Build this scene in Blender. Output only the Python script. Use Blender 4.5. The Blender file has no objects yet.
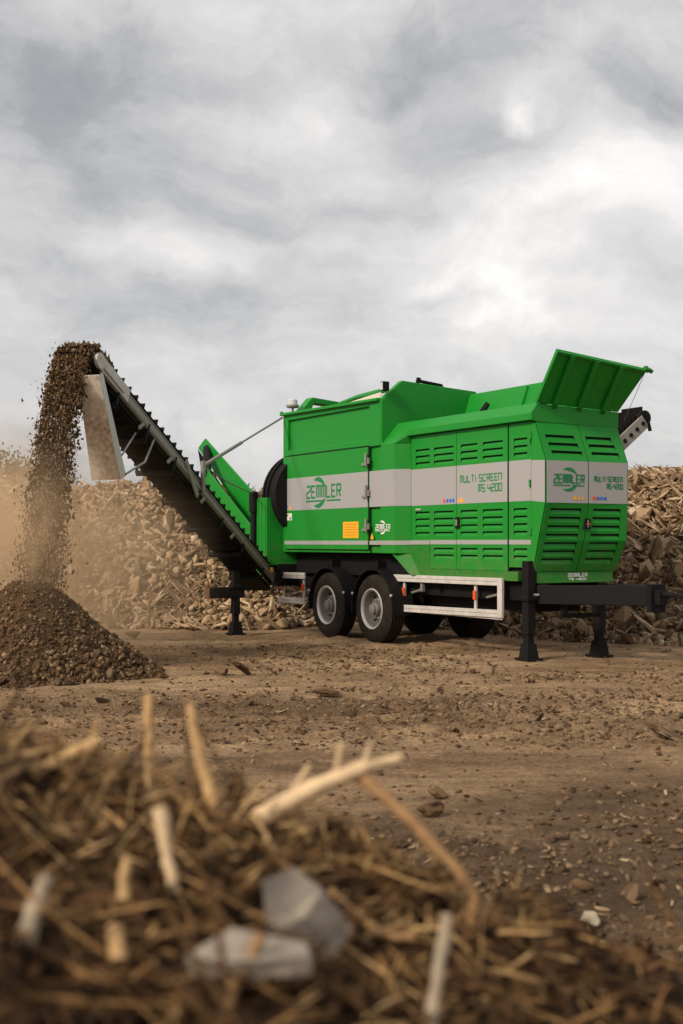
import bpy, bmesh, math, random
import numpy as np
from mathutils import Vector, Matrix
random.seed(7); RNG = np.random.default_rng(11)
sc = bpy.context.scene; COL = sc.collection
R = math.radians
# ------------------------------------------------------------------ frames
CAMH = 1.6; FPX = 1300.0; U0 = 341.5; V0 = 542.0
P0 = (2.594, 17.7); FW = (.4951, -.8688); GW = (.8688, .4951)
def W(u, v, d):            # a sight line point at depth d metres
    return Vector(((u - U0) / FPX * d, d, CAMH + (V0 - v) / FPX * d))
def L(p):                  # world -> machine frame
    X = p[0] - P0[0]; Y = p[1] - P0[1]
    return Vector((X * FW[0] + Y * FW[1], X * GW[0] + Y * GW[1], p[2]))
# ------------------------------------------------------------------ materials
def nodes(m):
    m.use_nodes = True; nt = m.node_tree; return nt, nt.nodes, nt.links
def new(ns, t, **kw):
    n = ns.new(t)
    for k, v in kw.items(): setattr(n, k, v)
    return n
def ramp(ns, stops, interp='LINEAR'):
    r = ns.new('ShaderNodeValToRGB'); r.color_ramp.interpolation = interp
    e = r.color_ramp.elements
    while len(e) < len(stops): e.new(0.5)
    for i, (p, c) in enumerate(stops):
        e[i].position = p; e[i].color = (*c, 1)
    return r
def paint(name, col, rough=.4, metal=0., dust=.12, dustcol=(.26, .19, .12), scale=3., coat=0., bump=0., spec=.35, splash=0.):
    m = bpy.data.materials.new(name); nt, ns, ln = nodes(m)
    b = ns['Principled BSDF']; tc = new(ns, 'ShaderNodeTexCoord')
    n1 = new(ns, 'ShaderNodeTexNoise'); n1.inputs['Scale'].default_value = scale; n1.inputs['Detail'].default_value = 8; n1.inputs['Roughness'].default_value = .65
    n2 = new(ns, 'ShaderNodeTexNoise'); n2.inputs['Scale'].default_value = scale * 9; n2.inputs['Detail'].default_value = 5
    ln.new(tc.outputs['Object'], n1.inputs['Vector']); ln.new(tc.outputs['Object'], n2.inputs['Vector'])
    mu = new(ns, 'ShaderNodeMath', operation='MULTIPLY'); ln.new(n1.outputs['Fac'], mu.inputs[0]); ln.new(n2.outputs['Fac'], mu.inputs[1])
    mr = new(ns, 'ShaderNodeMapRange'); mr.inputs[1].default_value = .15; mr.inputs[2].default_value = .45; mr.inputs[3].default_value = 0; mr.inputs[4].default_value = dust * 2
    ln.new(mu.outputs[0], mr.inputs[0])
    mx = new(ns, 'ShaderNodeMixRGB'); mx.inputs[1].default_value = (*col, 1); mx.inputs[2].default_value = (*dustcol, 1)
    ln.new(mr.outputs[0], mx.inputs[0]); last = mx.outputs[0]
    if splash:             # dried mud thrown up by the wheels, thinning out about two metres up
        sx = new(ns, 'ShaderNodeSeparateXYZ'); ln.new(tc.outputs['Object'], sx.inputs[0])
        hz = new(ns, 'ShaderNodeMapRange'); hz.inputs[1].default_value = .9; hz.inputs[2].default_value = 2.3; hz.inputs[3].default_value = .30; hz.inputs[4].default_value = -.12; ln.new(sx.outputs['Z'], hz.inputs[0])
        n3 = new(ns, 'ShaderNodeTexNoise'); n3.inputs['Scale'].default_value = 7; n3.inputs['Detail'].default_value = 10; n3.inputs['Roughness'].default_value = .75; ln.new(tc.outputs['Object'], n3.inputs['Vector'])
        ad = new(ns, 'ShaderNodeMath', operation='ADD'); ln.new(hz.outputs[0], ad.inputs[0]); ln.new(n3.outputs['Fac'], ad.inputs[1])
        sp = new(ns, 'ShaderNodeMapRange'); sp.inputs[1].default_value = .60; sp.inputs[2].default_value = .95; sp.inputs[3].default_value = 0; sp.inputs[4].default_value = splash; ln.new(ad.outputs[0], sp.inputs[0])
        m4 = new(ns, 'ShaderNodeMixRGB'); ln.new(sp.outputs[0], m4.inputs[0]); ln.new(last, m4.inputs[1]); m4.inputs[2].default_value = (.20, .135, .08, 1); last = m4.outputs[0]
    ln.new(last, b.inputs['Base Color'])
    rr = new(ns, 'ShaderNodeMapRange'); rr.inputs[3].default_value = rough; rr.inputs[4].default_value = min(1, rough + .3)
    ln.new(n1.outputs['Fac'], rr.inputs[0]); ln.new(rr.outputs[0], b.inputs['Roughness'])
    b.inputs['Specular IOR Level'].default_value = spec; b.inputs['Metallic'].default_value = metal; b.inputs['Coat Weight'].default_value = coat; b.inputs['Coat Roughness'].default_value = .2
    if bump:
        bp = new(ns, 'ShaderNodeBump'); bp.inputs['Strength'].default_value = bump; bp.inputs['Distance'].default_value = .02
        ln.new(n2.outputs['Fac'], bp.inputs['Height']); ln.new(bp.outputs[0], b.inputs['Normal'])
    return m
def island(name, stops, rough=.9, scale=20., bump=.4, var=.35):
    """rough natural material: one tone per loose piece plus mottling"""
    m = bpy.data.materials.new(name); nt, ns, ln = nodes(m)
    b = ns['Principled BSDF']; tc = new(ns, 'ShaderNodeTexCoord'); g = new(ns, 'ShaderNodeNewGeometry')
    oi = new(ns, 'ShaderNodeObjectInfo')
    add = new(ns, 'ShaderNodeMath', operation='ADD'); ln.new(g.outputs['Random Per Island'], add.inputs[0]); ln.new(oi.outputs['Random'], add.inputs[1])
    fr = new(ns, 'ShaderNodeMath', operation='FRACT'); ln.new(add.outputs[0], fr.inputs[0])
    rp = ramp(ns, stops); ln.new(fr.outputs[0], rp.inputs[0])
    n = new(ns, 'ShaderNodeTexNoise'); n.inputs['Scale'].default_value = scale; n.inputs['Detail'].default_value = 6; n.inputs['Roughness'].default_value = .7
    ln.new(tc.outputs['Object'], n.inputs['Vector'])
    mr = new(ns, 'ShaderNodeMapRange'); mr.inputs[1].default_value = .3; mr.inputs[2].default_value = .7; mr.inputs[3].default_value = 1 - var; mr.inputs[4].default_value = 1 + var
    ln.new(n.outputs['Fac'], mr.inputs[0])
    mm = new(ns, 'ShaderNodeMixRGB', blend_type='MULTIPLY'); mm.inputs[0].default_value = 1
    ln.new(rp.outputs[0], mm.inputs[1]); ln.new(mr.outputs[0], mm.inputs[2]); ln.new(mm.outputs[0], b.inputs['Base Color'])
    b.inputs['Roughness'].default_value = rough; b.inputs['Specular IOR Level'].default_value = .2
    bp = new(ns, 'ShaderNodeBump'); bp.inputs['Strength'].default_value = bump; bp.inputs['Distance'].default_value = .03
    ln.new(n.outputs['Fac'], bp.inputs['Height']); ln.new(bp.outputs[0], b.inputs['Normal'])
    return m
M_GREEN = paint('green_paint', (.004, .235, .019), .36, dust=.03, splash=.45, scale=1.3, coat=.0, spec=.3)
M_GREEN2 = paint('deep_green_paint', (.004, .185, .016), .45, splash=.5, dust=.05, scale=1.3, spec=.25)
M_GREY = paint('silver_grey_film', (.385, .38, .385), .42, dust=.05, metal=.15, splash=.4, scale=1.5)
M_LOGO = paint('lettering_green', (.0, .20, .055), .45, dust=.05)
M_WHITE = paint('white_print', (.75, .75, .73), .45, dust=.08)
M_YEL = paint('yellow_sticker', (.85, .42, .01), .45, dust=.05)
M_BLUE = paint('blue_sticker', (.02, .12, .6), .45, dust=.05)
M_RED = paint('orange_red_reflector', (.75, .09, .015), .3, dust=.05)
M_BLACK = paint('black_steel', (.006, .006, .007), .55, dust=.012, scale=4, spec=.18)
M_GAP = paint('dark_void', (.004, .004, .004), .9, dust=0)
M_SLOT = paint('shadow_slot', (.002, .018, .004), .8, dust=0)
M_RUB = paint('black_rubber', (.010, .0095, .009), .75, dust=.22, dustcol=(.09, .06, .036), scale=5, bump=.2, spec=.2)
M_BELT = paint('conveyor_rubber', (.007, .0065, .006), .8, dust=.05, dustcol=(.05, .033, .02), spec=.15, scale=6, bump=.3)
M_ALU = paint('galvanised_steel', (.50, .49, .475), .45, metal=.1, dust=.10, scale=3)
M_RAIL = paint('white_rail', (.66, .65, .63), .45, metal=.05, dust=.10, scale=3, splash=.4)
M_FRAME = paint('conveyor_frame_grey', (.27, .265, .255), .5, metal=.05, dust=.25, scale=4)
M_STEEL = paint('grey_steel', (.24, .235, .225), .45, metal=.1, dust=.22, scale=4)
M_RIM = paint('wheel_silver', (.60, .60, .60), .38, metal=.4, dust=.14, scale=6)
M_DISC = paint('shaded_disc_grey', (.20, .20, .20), .5, metal=.3, dust=.3, dustcol=(.11, .075, .045), scale=7)  # wheel colour toned down for the shade inside the deep dish, plus dust
M_CHUTE = paint('dusty_chute_plate', (.74, .67, .58), .7, metal=.0, dust=.55, dustcol=(.38, .24, .135), scale=1.7)
M_TARP = paint('pale_tarpaulin', (.55, .52, .42), .7, dust=.15)
M_LENS = paint('lamp_glass', (.55, .58, .6), .12, dust=.05)
M_RUST = paint('rusty_steel', (.10, .05, .025), .8, dust=.3, dustcol=(.25, .13, .06), scale=8)
# ------------------------------------------------------------------ mesh builder
class MB:
    def __init__(s): s.v = []; s.f = []; s.mi = []; s.cur = 0
    def mat(s, i): s.cur = i; return s
    def face(s, idx): s.f.append(tuple(idx)); s.mi.append(s.cur)
    def add(s, vs, fs):
        o = len(s.v); s.v += [tuple(v) for v in vs]
        for f in fs: s.face([i + o for i in f])
    def hexa(s, p):       # bottom 4 (ccw) then top 4
        s.add(p, [(0, 3, 2, 1), (4, 5, 6, 7), (0, 1, 5, 4), (1, 2, 6, 5), (2, 3, 7, 6), (3, 0, 4, 7)])
    def box(s, x0, x1, y0, y1, z0, z1):
        s.hexa([(x0, y0, z0), (x1, y0, z0), (x1, y1, z0), (x0, y1, z0), (x0, y0, z1), (x1, y0, z1), (x1, y1, z1), (x0, y1, z1)])
    def prism(s, poly, off):
        n = len(poly); off = Vector(off); a = [Vector(p) for p in poly]; b = [p + off for p in a]
        s.add(a + b, [tuple(range(n))[::-1], tuple(range(n, 2 * n))] + [(i, (i + 1) % n, n + (i + 1) % n, n + i) for i in range(n)])
    def bar(s, p, q, w, h, up=(0, 0, 1)):
        p = Vector(p); q = Vector(q); d = (q - p).normalized(); up = Vector(up)
        x = d.cross(up).normalized(); y = x.cross(d).normalized()
        c = [(-w / 2, -h / 2), (w / 2, -h / 2), (w / 2, h / 2), (-w / 2, h / 2)]
        A = [p + x * a + y * b for a, b in c]; B = [q + x * a + y * b for a, b in c]
        s.add(A + B, [(0, 1, 2, 3), (7, 6, 5, 4)] + [(i, i + 4, (i + 1) % 4 + 4, (i + 1) % 4) for i in range(4)])
    def tube(s, pts, rad, n=10, caps=True):
        pts = [Vector(p) for p in pts]
        if not isinstance(rad, (list, tuple)): rad = [rad] * len(pts)
        o = len(s.v); prev = None
        for i, p in enumerate(pts):
            d = ((pts[min(i + 1, len(pts) - 1)] - pts[max(i - 1, 0)])).normalized()
            ref = prev if prev is not None else (Vector((0, 0, 1)) if abs(d.z) < .9 else Vector((1, 0, 0)))
            x = (ref - d * ref.dot(d)).normalized(); prev = x; y = d.cross(x)
            for k in range(n):
                t = 2 * math.pi * k / n; s.v.append(tuple(p + (x * math.cos(t) + y * math.sin(t)) * rad[i]))
        for i in range(len(pts) - 1):
            for k in range(n):
                a = o + i * n + k; b = o + i * n + (k + 1) % n; s.face((a, b, b + n, a + n))
        if caps:
            s.face([o + k for k in range(n)][::-1]); s.face([o + (len(pts) - 1) * n + k for k in range(n)])
    def lathe(s, c, axis, prof, n=40, close=False, caps=True):      # prof: (offset along axis, radius)
        c = Vector(c); ax = Vector(axis).normalized(); x = ax.orthogonal().normalized(); y = ax.cross(x); o = len(s.v); m = len(prof)
        for (h, r) in prof:
            for k in range(n):
                t = 2 * math.pi * k / n; s.v.append(tuple(c + ax * h + (x * math.cos(t) + y * math.sin(t)) * r))
        for i in range(m - 1 if not close else m):
            for k in range(n):
                a = o + i * n + k; b = o + i * n + (k + 1) % n; j = (i + 1) % m
                s.face((a, b, o + j * n + (k + 1) % n, o + j * n + k))
        if not close and caps:
            if prof[0][1] > 1e-4: s.face([o + k for k in range(n)][::-1])
            if prof[-1][1] > 1e-4: s.face([o + (m - 1) * n + k for k in range(n)])
    def panel(s, f, u0, u1, v0, v1, holes, depth, thick=.012, vbreaks=(), clip=None):
        """sheet f(u, v, out) with pressed-in louvres: each hole is sunk at its top edge and flush at the bottom"""
        us = sorted({u0, u1} | {h[0] for h in holes} | {h[1] for h in holes}); vs = sorted({v0, v1} | set(vbreaks) | {h[2] for h in holes} | {h[3] for h in holes})
        us = [u for u in us if u0 - 1e-6 <= u <= u1 + 1e-6]; vs = [v for v in vs if v0 - 1e-6 <= v <= v1 + 1e-6]
        for i in range(len(us) - 1):
            for j in range(len(vs) - 1):
                uc = (us[i] + us[i + 1]) / 2; vc = (vs[j] + vs[j + 1]) / 2
                if any(h[0] < uc < h[1] and h[2] < vc < h[3] for h in holes): continue
                s.add([f(us[i], vs[j], 0), f(us[i + 1], vs[j], 0), f(us[i + 1], vs[j + 1], 0), f(us[i], vs[j + 1], 0)], [(0, 1, 2, 3)])
        for (a, b, c, d) in holes:
            vm = d - (d - c) * .42; dm = depth * .58
            s.cur = 1
            s.add([f(a, d, 0), f(b, d, 0), f(b, d, -depth), f(a, d, -depth)], [(0, 1, 2, 3)])
            s.add([f(a, d, -depth), f(b, d, -depth), f(b, vm, -dm), f(a, vm, -dm)], [(0, 1, 2, 3)])
            s.add([f(a, d, 0), f(a, d, -depth), f(a, vm, -dm), f(a, c, 0)], [(0, 1, 2, 3)]); s.add([f(b, d, 0), f(b, d, -depth), f(b, vm, -dm), f(b, c, 0)], [(0, 1, 2, 3)])
            s.cur = 0
            s.add([f(a, vm, -dm), f(b, vm, -dm), f(b, c, 0), f(a, c, 0)], [(0, 1, 2, 3)])
        for k in range(len(vs) - 1):
            for u in (u0, u1): s.add([f(u, vs[k], 0), f(u, vs[k + 1], 0), f(u, vs[k + 1], -thick), f(u, vs[k], -thick)], [(0, 1, 2, 3)])
        for v in (v0, v1): s.add([f(u0, v, 0), f(u1, v, 0), f(u1, v, -thick), f(u0, v, -thick)], [(0, 1, 2, 3)])
    def build(s, name, mats, parent=None, bevel=0., smooth=None, seg=2):
        me = bpy.data.meshes.new(name); me.from_pydata(s.v, [], s.f)
        if not isinstance(mats, (list, tuple)): mats = [mats]
        for m in mats: me.materials.append(m)
        me.polygons.foreach_set('material_index', s.mi)
        bm = bmesh.new(); bm.from_mesh(me); bmesh.ops.recalc_face_normals(bm, faces=bm.faces); bm.to_mesh(me); bm.free()
        o = bpy.data.objects.new(name, me); COL.objects.link(o); o.parent = parent
        if bevel:
            b = o.modifiers.new('bevel', 'BEVEL'); b.width = bevel; b.segments = seg; b.limit_method = 'ANGLE'; b.angle_limit = R(35)
        if smooth: smooth_by_angle(me, smooth)
        return o
def smooth_by_angle(me, ang):
    bm = bmesh.new(); bm.from_mesh(me)
    for f in bm.faces: f.smooth = True
    for e in bm.edges:
        e.smooth = not (len(e.link_faces) == 2 and e.calc_face_angle(0) > R(ang))
    bm.to_mesh(me); bm.free()
def tag(o, label=None, cat=None, group=None, kind=None):
    if label: o['label'] = label
    if cat: o['category'] = cat
    if group: o['group'] = group
    if kind: o['kind'] = kind
    return o
# ------------------------------------------------------------------ stroke lettering
GL = {'Z': [[(0, 1), (1, 1), (1, .62), (0, .38), (0, 0), (1, 0)]], 'E': [[(1, 1), (0, 1), (0, 0), (1, 0)], [(0, .5), (.85, .5)]],
      'M': [[(0, 0), (0, 1), (1, 1), (1, 0)], [(.5, 1), (.5, 0)]], 'L': [[(0, 1), (0, 0), (1, 0)]],
      'R': [[(0, 0), (0, 1), (1, 1), (1, .5), (0, .5)], [(.45, .5), (1, 0)]], 'U': [[(0, 1), (0, 0), (1, 0), (1, 1)]],
      'T': [[(0, 1), (1, 1)], [(.5, 1), (.5, 0)]], 'I': [[(.5, 1), (.5, 0)]], 'S': [[(1, 1), (0, 1), (0, .5), (1, .5), (1, 0), (0, 0)]],
      'C': [[(1, 1), (0, 1), (0, 0), (1, 0)]], 'N': [[(0, 0), (0, 1), (1, 1), (1, 0)]],
      '4': [[(0, 1), (0, .42), (1, .42)], [(1, 1), (1, 0)]], '2': [[(0, 1), (1, 1), (1, .5), (0, .5), (0, 0), (1, 0)]], '0': [[(0, 0), (0, 1), (1, 1), (1, 0), (0, 0)]]}
def ribbon(mb, pts, wd, o, ex, ey, n, off):
    P = [Vector((p[0], p[1])) for p in pts]; k = len(P); A = []; B = []
    closed = (P[0] - P[-1]).length < 1e-6
    for i in range(k):
        d0 = (P[i] - P[i - 1]).normalized() if i else ((P[0] - P[-2]).normalized() if closed else (P[1] - P[0]).normalized())
        d1 = (P[i + 1] - P[i]).normalized() if i < k - 1 else ((P[1] - P[0]).normalized() if closed else d0)
        t = d0 + d1
        t = t.normalized() if t.length > 1e-6 else d0
        nn = Vector((-t.y, t.x)); c = max(.45, abs(nn.dot(Vector((-d0.y, d0.x)))))
        A.append(P[i] + nn * wd / 2 / c); B.append(P[i] - nn * wd / 2 / c)
    f3 = lambda q: o + ex * q.x + ey * q.y + n * off
    mb.add([f3(q) for q in A] + [f3(q) for q in B], [(i, i + 1, k + i + 1, k + i) for i in range(k - 1)])
def text(mb, s, o, ex, ey, n, width, height, wd):
    o = Vector(o); ex = Vector(ex); ey = Vector(ey); n = Vector(n)
    adv = sum({' ': .8, 'I': .7}.get(c, 1.4) for c in s) - .4; u = width / adv; x = 0
    for c in s:
        if c == ' ': x += .8; continue
        for j, st in enumerate(GL[c]):
            sh = .35 if c == 'I' else 0
            ribbon(mb, [((x + p[0] - sh) * u, p[1] * height) for p in st], wd, o, ex, ey, n, .0006 * j)
        x += .7 if c == 'I' else 1.4
def logo(mb, o, ex, ey, n, width, height, wd, ring, cx):
    """squared word with a broken swoosh ring behind it and a tag line stroke"""
    o = Vector(o); ex = Vector(ex); ey = Vector(ey); n = Vector(n)
    text(mb, 'ZEMMLER', o, ex, ey, n, width, height, wd)
    ribbon(mb, [(-.02 * width, -height * .30), (.55 * width, -height * .30)], wd * .8, o, ex, ey, n, .0002)
    ribbon(mb, [(.6 * width, -height * .30), (width, -height * .30)], wd * .8, o, ex, ey, n, .0002)
    for t0, t1 in ((125, 25), (-20, -125)):
        A = []; B = []; m = 14; c = Vector((cx, height * .42))
        for i in range(m + 1):
            t = t0 + (t1 - t0) * i / m; f = math.sin(math.pi * i / m) ** .6; a = R(t); d = Vector((math.cos(a), math.sin(a)))
            A.append(c + d * ring); B.append(c + d * (ring - wd * 2.3 * f - .001))
        f3 = lambda q: o + ex * q.x + ey * q.y + n * -.0008
        k = m + 1
        mb.add([f3(q) for q in A] + [f3(q) for q in B], [(i, i + 1, k + i + 1, k + i) for i in range(m)])
def stickers(mb, o, ex, ey, n, w, items):
    o = Vector(o); ex = Vector(ex); ey = Vector(ey); n = Vector(n)
    for (x, kind, mi) in items:
        mb.cur = mi; c = o + ex * x
        if kind == 'tri': mb.prism([c, c + ex * w, c + ex * w / 2 + ey * w], n * .002)
        elif kind == 'round': mb.prism([c + ex * (w / 2 + w / 2 * math.cos(t)) + ey * (w / 2 + w / 2 * math.sin(t)) for t in [k * math.pi / 5 for k in range(10)]], n * .002)
        else: mb.prism([c, c + ex * w, c + ex * w + ey * w, c + ey * w], n * .002)
    mb.cur = 0
# ------------------------------------------------------------------ numpy noise and scatter
def hash2(ix, iy, s):
    h = (ix.astype(np.int64) * 374761393 + iy.astype(np.int64) * 668265263 + s * 974634) & 0x7fffffff
    h = ((h ^ (h >> 13)) * 1274126177) & 0x7fffffff
    return ((h ^ (h >> 16)) & 0xffff) / 65535.0
def vn(x, y, s=0):
    ix = np.floor(x); iy = np.floor(y); fx = x - ix; fy = y - iy
    fx = fx * fx * (3 - 2 * fx); fy = fy * fy * (3 - 2 * fy)
    a = hash2(ix, iy, s); b = hash2(ix + 1, iy, s); c = hash2(ix, iy + 1, s); d = hash2(ix + 1, iy + 1, s)
    return (a * (1 - fx) + b * fx) * (1 - fy) + (c * (1 - fx) + d * fx) * fy
def fbm(x, y, sc_, o=4, s=0):
    t = 0; a = .5
    for k in range(o):
        t = t + a * (vn(x * sc_, y * sc_, s + k * 17) - .5); sc_ *= 2.03; a *= .52
    return t
def np_mesh(name, V, Fq, mat, smooth=False):
    V = np.asarray(V, np.float32); Fq = np.asarray(Fq, np.int32); k = Fq.shape[1]
    me = bpy.data.meshes.new(name); me.vertices.add(len(V)); me.vertices.foreach_set('co', V.ravel())
    me.loops.add(Fq.size); me.loops.foreach_set('vertex_index', Fq.ravel()); me.polygons.add(len(Fq))
    me.polygons.foreach_set('loop_start', np.arange(0, Fq.size, k, dtype=np.int32)); me.update(calc_edges=True)
    if smooth: me.polygons.foreach_set('use_smooth', np.ones(len(Fq), bool))
    for m in (mat if isinstance(mat, (list, tuple)) else [mat]): me.materials.append(m)
    me.validate(); return me
def link(me, name, parent=None):
    o = bpy.data.objects.new(name, me); COL.objects.link(o); o.parent = parent; return o
def grid(name, xs, ys, hf, mat):
    X, Y = np.meshgrid(xs, ys); Z = hf(X, Y); nx, ny = len(xs), len(ys)
    V = np.stack([X.ravel(), Y.ravel(), Z.ravel()], 1); i = np.arange((nx - 1) * (ny - 1)); r = i // (nx - 1); c = i % (nx - 1); a = r * nx + c
    return link(np_mesh(name, V, np.stack([a, a + 1, a + nx + 1, a + nx], 1), mat, True), name)
def rotm(n, tilt=math.pi):
    """n random rotation matrices: random spin after a tilt up to `tilt`"""
    a = RNG.uniform(0, 2 * np.pi, n); b = RNG.uniform(-tilt, tilt, n); c = RNG.uniform(-tilt, tilt, n)
    ca, sa, cb, sb, cc, s2 = np.cos(a), np.sin(a), np.cos(b), np.sin(b), np.cos(c), np.sin(c); z = np.zeros(n); o = np.ones(n)
    Rz = np.stack([ca, -sa, z, sa, ca, z, z, z, o], 1).reshape(n, 3, 3); Ry = np.stack([cb, z, sb, z, o, z, -sb, z, cb], 1).reshape(n, 3, 3)
    Rx = np.stack([o, z, z, z, cc, -s2, z, s2, cc], 1).reshape(n, 3, 3); return Rz @ Ry @ Rx
def scatter(variants, pos, scl, rot):
    """merge copies of small triangle meshes; returns V, F"""
    n = len(pos); pick = RNG.integers(0, len(variants), n); VV = []; FF = []; o = 0
    for k, (v, f) in enumerate(variants):
        idx = np.nonzero(pick == k)[0]
        if not len(idx): continue
        p = np.einsum('nij,nvj->nvi', rot[idx], v[None] * scl[idx][:, None, :]) + pos[idx][:, None, :]
        VV.append(p.reshape(-1, 3)); m = len(v)
        FF.append((f[None] + (np.arange(len(idx)) * m)[:, None, None] + o).reshape(-1, 3)); o += m * len(idx)
    return np.concatenate(VV), np.concatenate(FF)
def rock(sub=2, cuts=6, jag=.12):
    bm = bmesh.new(); bmesh.ops.create_icosphere(bm, subdivisions=sub, radius=1.0)
    v = np.array([q.co for q in bm.verts]); f = np.array([[q.index for q in t.verts] for t in bm.faces]); bm.free()
    v = v * (1 + RNG.uniform(-jag, jag, (len(v), 1)))
    for _ in range(cuts):
        n = RNG.normal(size=3); n /= np.linalg.norm(n); d = RNG.uniform(.45, .85); e = np.maximum(0, v @ n - d); v = v - e[:, None] * n
    v = v * np.array([1, RNG.uniform(.6, .95), RNG.uniform(.45, .8)]); return v / np.abs(v).max(), f
def lump():
    v = np.array([(1, 0, 0), (-1, 0, 0), (0, 1, 0), (0, -1, 0), (0, 0, 1), (0, 0, -1)], float) * RNG.uniform(.5, 1.1, (6, 1)) + RNG.uniform(-.25, .25, (6, 3))
    return v, np.array([(0, 2, 4), (2, 1, 4), (1, 3, 4), (3, 0, 4), (2, 0, 5), (1, 2, 5), (3, 1, 5), (0, 3, 5)])
def splinter(nr=4):
    """a torn stick along x, length 2, thickness about 1"""
    V = []; seg = 4
    for i in range(seg + 1):
        x = -1 + 2 * i / seg; t = (.35 if i in (0, seg) else 1) * RNG.uniform(.75, 1.1); c = RNG.uniform(-.25, .25, 2)
        for k in range(nr):
            a = 2 * math.pi * k / nr + .4; V.append((x + RNG.uniform(-.12, .12), c[0] + math.cos(a) * t, c[1] + math.sin(a) * t * .7))
    F = []
    for i in range(seg):
        for k in range(nr):
            a = i * nr + k; b = i * nr + (k + 1) % nr; F += [(a, b, b + nr), (a, b + nr, a + nr)]
    for e in (0, seg * nr):
        for k in range(1, nr - 1): F.append((e, e + k, e + k + 1))
    return np.array(V), np.array(F)
def chip():
    v = np.array([(-1, -.4, 0), (1, -.25, .1), (.8, .4, 0), (-.9, .3, .12)]) * RNG.uniform(.7, 1.2, (4, 1)); w = v - np.array([0, 0, .22]); V = np.concatenate([v, w])
    F = [(0, 1, 2), (0, 2, 3), (4, 6, 5), (4, 7, 6)]
    for i in range(4): j = (i + 1) % 4; F += [(i, i + 4, j + 4), (i, j + 4, j)]
    return V, np.array(F)
ROCKB = [rock(2, 9, .16) for _ in range(10)] + [rock(1, 6, .25) for _ in range(8)]
ROCK2 = [rock(2) for _ in range(14)]; ROCK1 = [rock(1, 4, .15) for _ in range(12)]; LUMPS = [lump() for _ in range(10)]
SPL = [splinter() for _ in range(12)]; SPL6 = [splinter(6) for _ in range(6)]; CHIP = [chip() for _ in range(8)]
# ------------------------------------------------------------------ natural materials
M_BANK = island('rubble_tan', [(0, (.09, .058, .033)), (.25, (.19, .122, .069)), (.6, (.335, .225, .132)), (.9, (.42, .295, .18)), (1, (.54, .42, .30))], .9, 12, .6, .42)
M_BBASE = island('bank_soil', [(0, (.13, .085, .05)), (1, (.14, .092, .054))], .95, 6, .6, .5)  # soil fill, darkened for the shaded gaps between the lumps
M_WOODC = island('splintered_wood', [(0, (.11, .068, .038)), (.35, (.29, .19, .108)), (.7, (.44, .305, .188)), (1, (.58, .44, .295))], .88, 12, .5)
M_SOIL = island('screened_soil', [(0, (.048, .027, .013)), (.5, (.115, .068, .034)), (.85, (.185, .115, .061)), (1, (.29, .195, .115))], .95, 25, .5)
M_CLOD = island('dirt_clod', [(0, (.055, .033, .018)), (.5, (.14, .088, .049)), (.93, (.24, .16, .094)), (1, (.36, .26, .16))], .95, 30, .5)
M_STRAW = island('straw', [(0, (.02, .010, .005)), (.5, (.065, .032, .013)), (.8, (.20, .105, .040)), (.94, (.48, .28, .115)), (1, (.66, .44, .21))], .8, 30, .3)
M_MULCH = island('dark_mulch', [(0, (.007, .0035, .002)), (.5, (.022, .011, .005)), (.85, (.065, .034, .015)), (1, (.17, .092, .04))], .95, 30, .4)
M_CHIP = island('trodden_chips', [(0, (.12, .075, .04)), (.6, (.28, .185, .105)), (1, (.48, .35, .21))], .85, 30, .3)
M_CONC = island('broken_concrete', [(0, (.36, .30, .235)), (1, (.40, .335, .265))], .9, 34, .7, .3)
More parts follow.
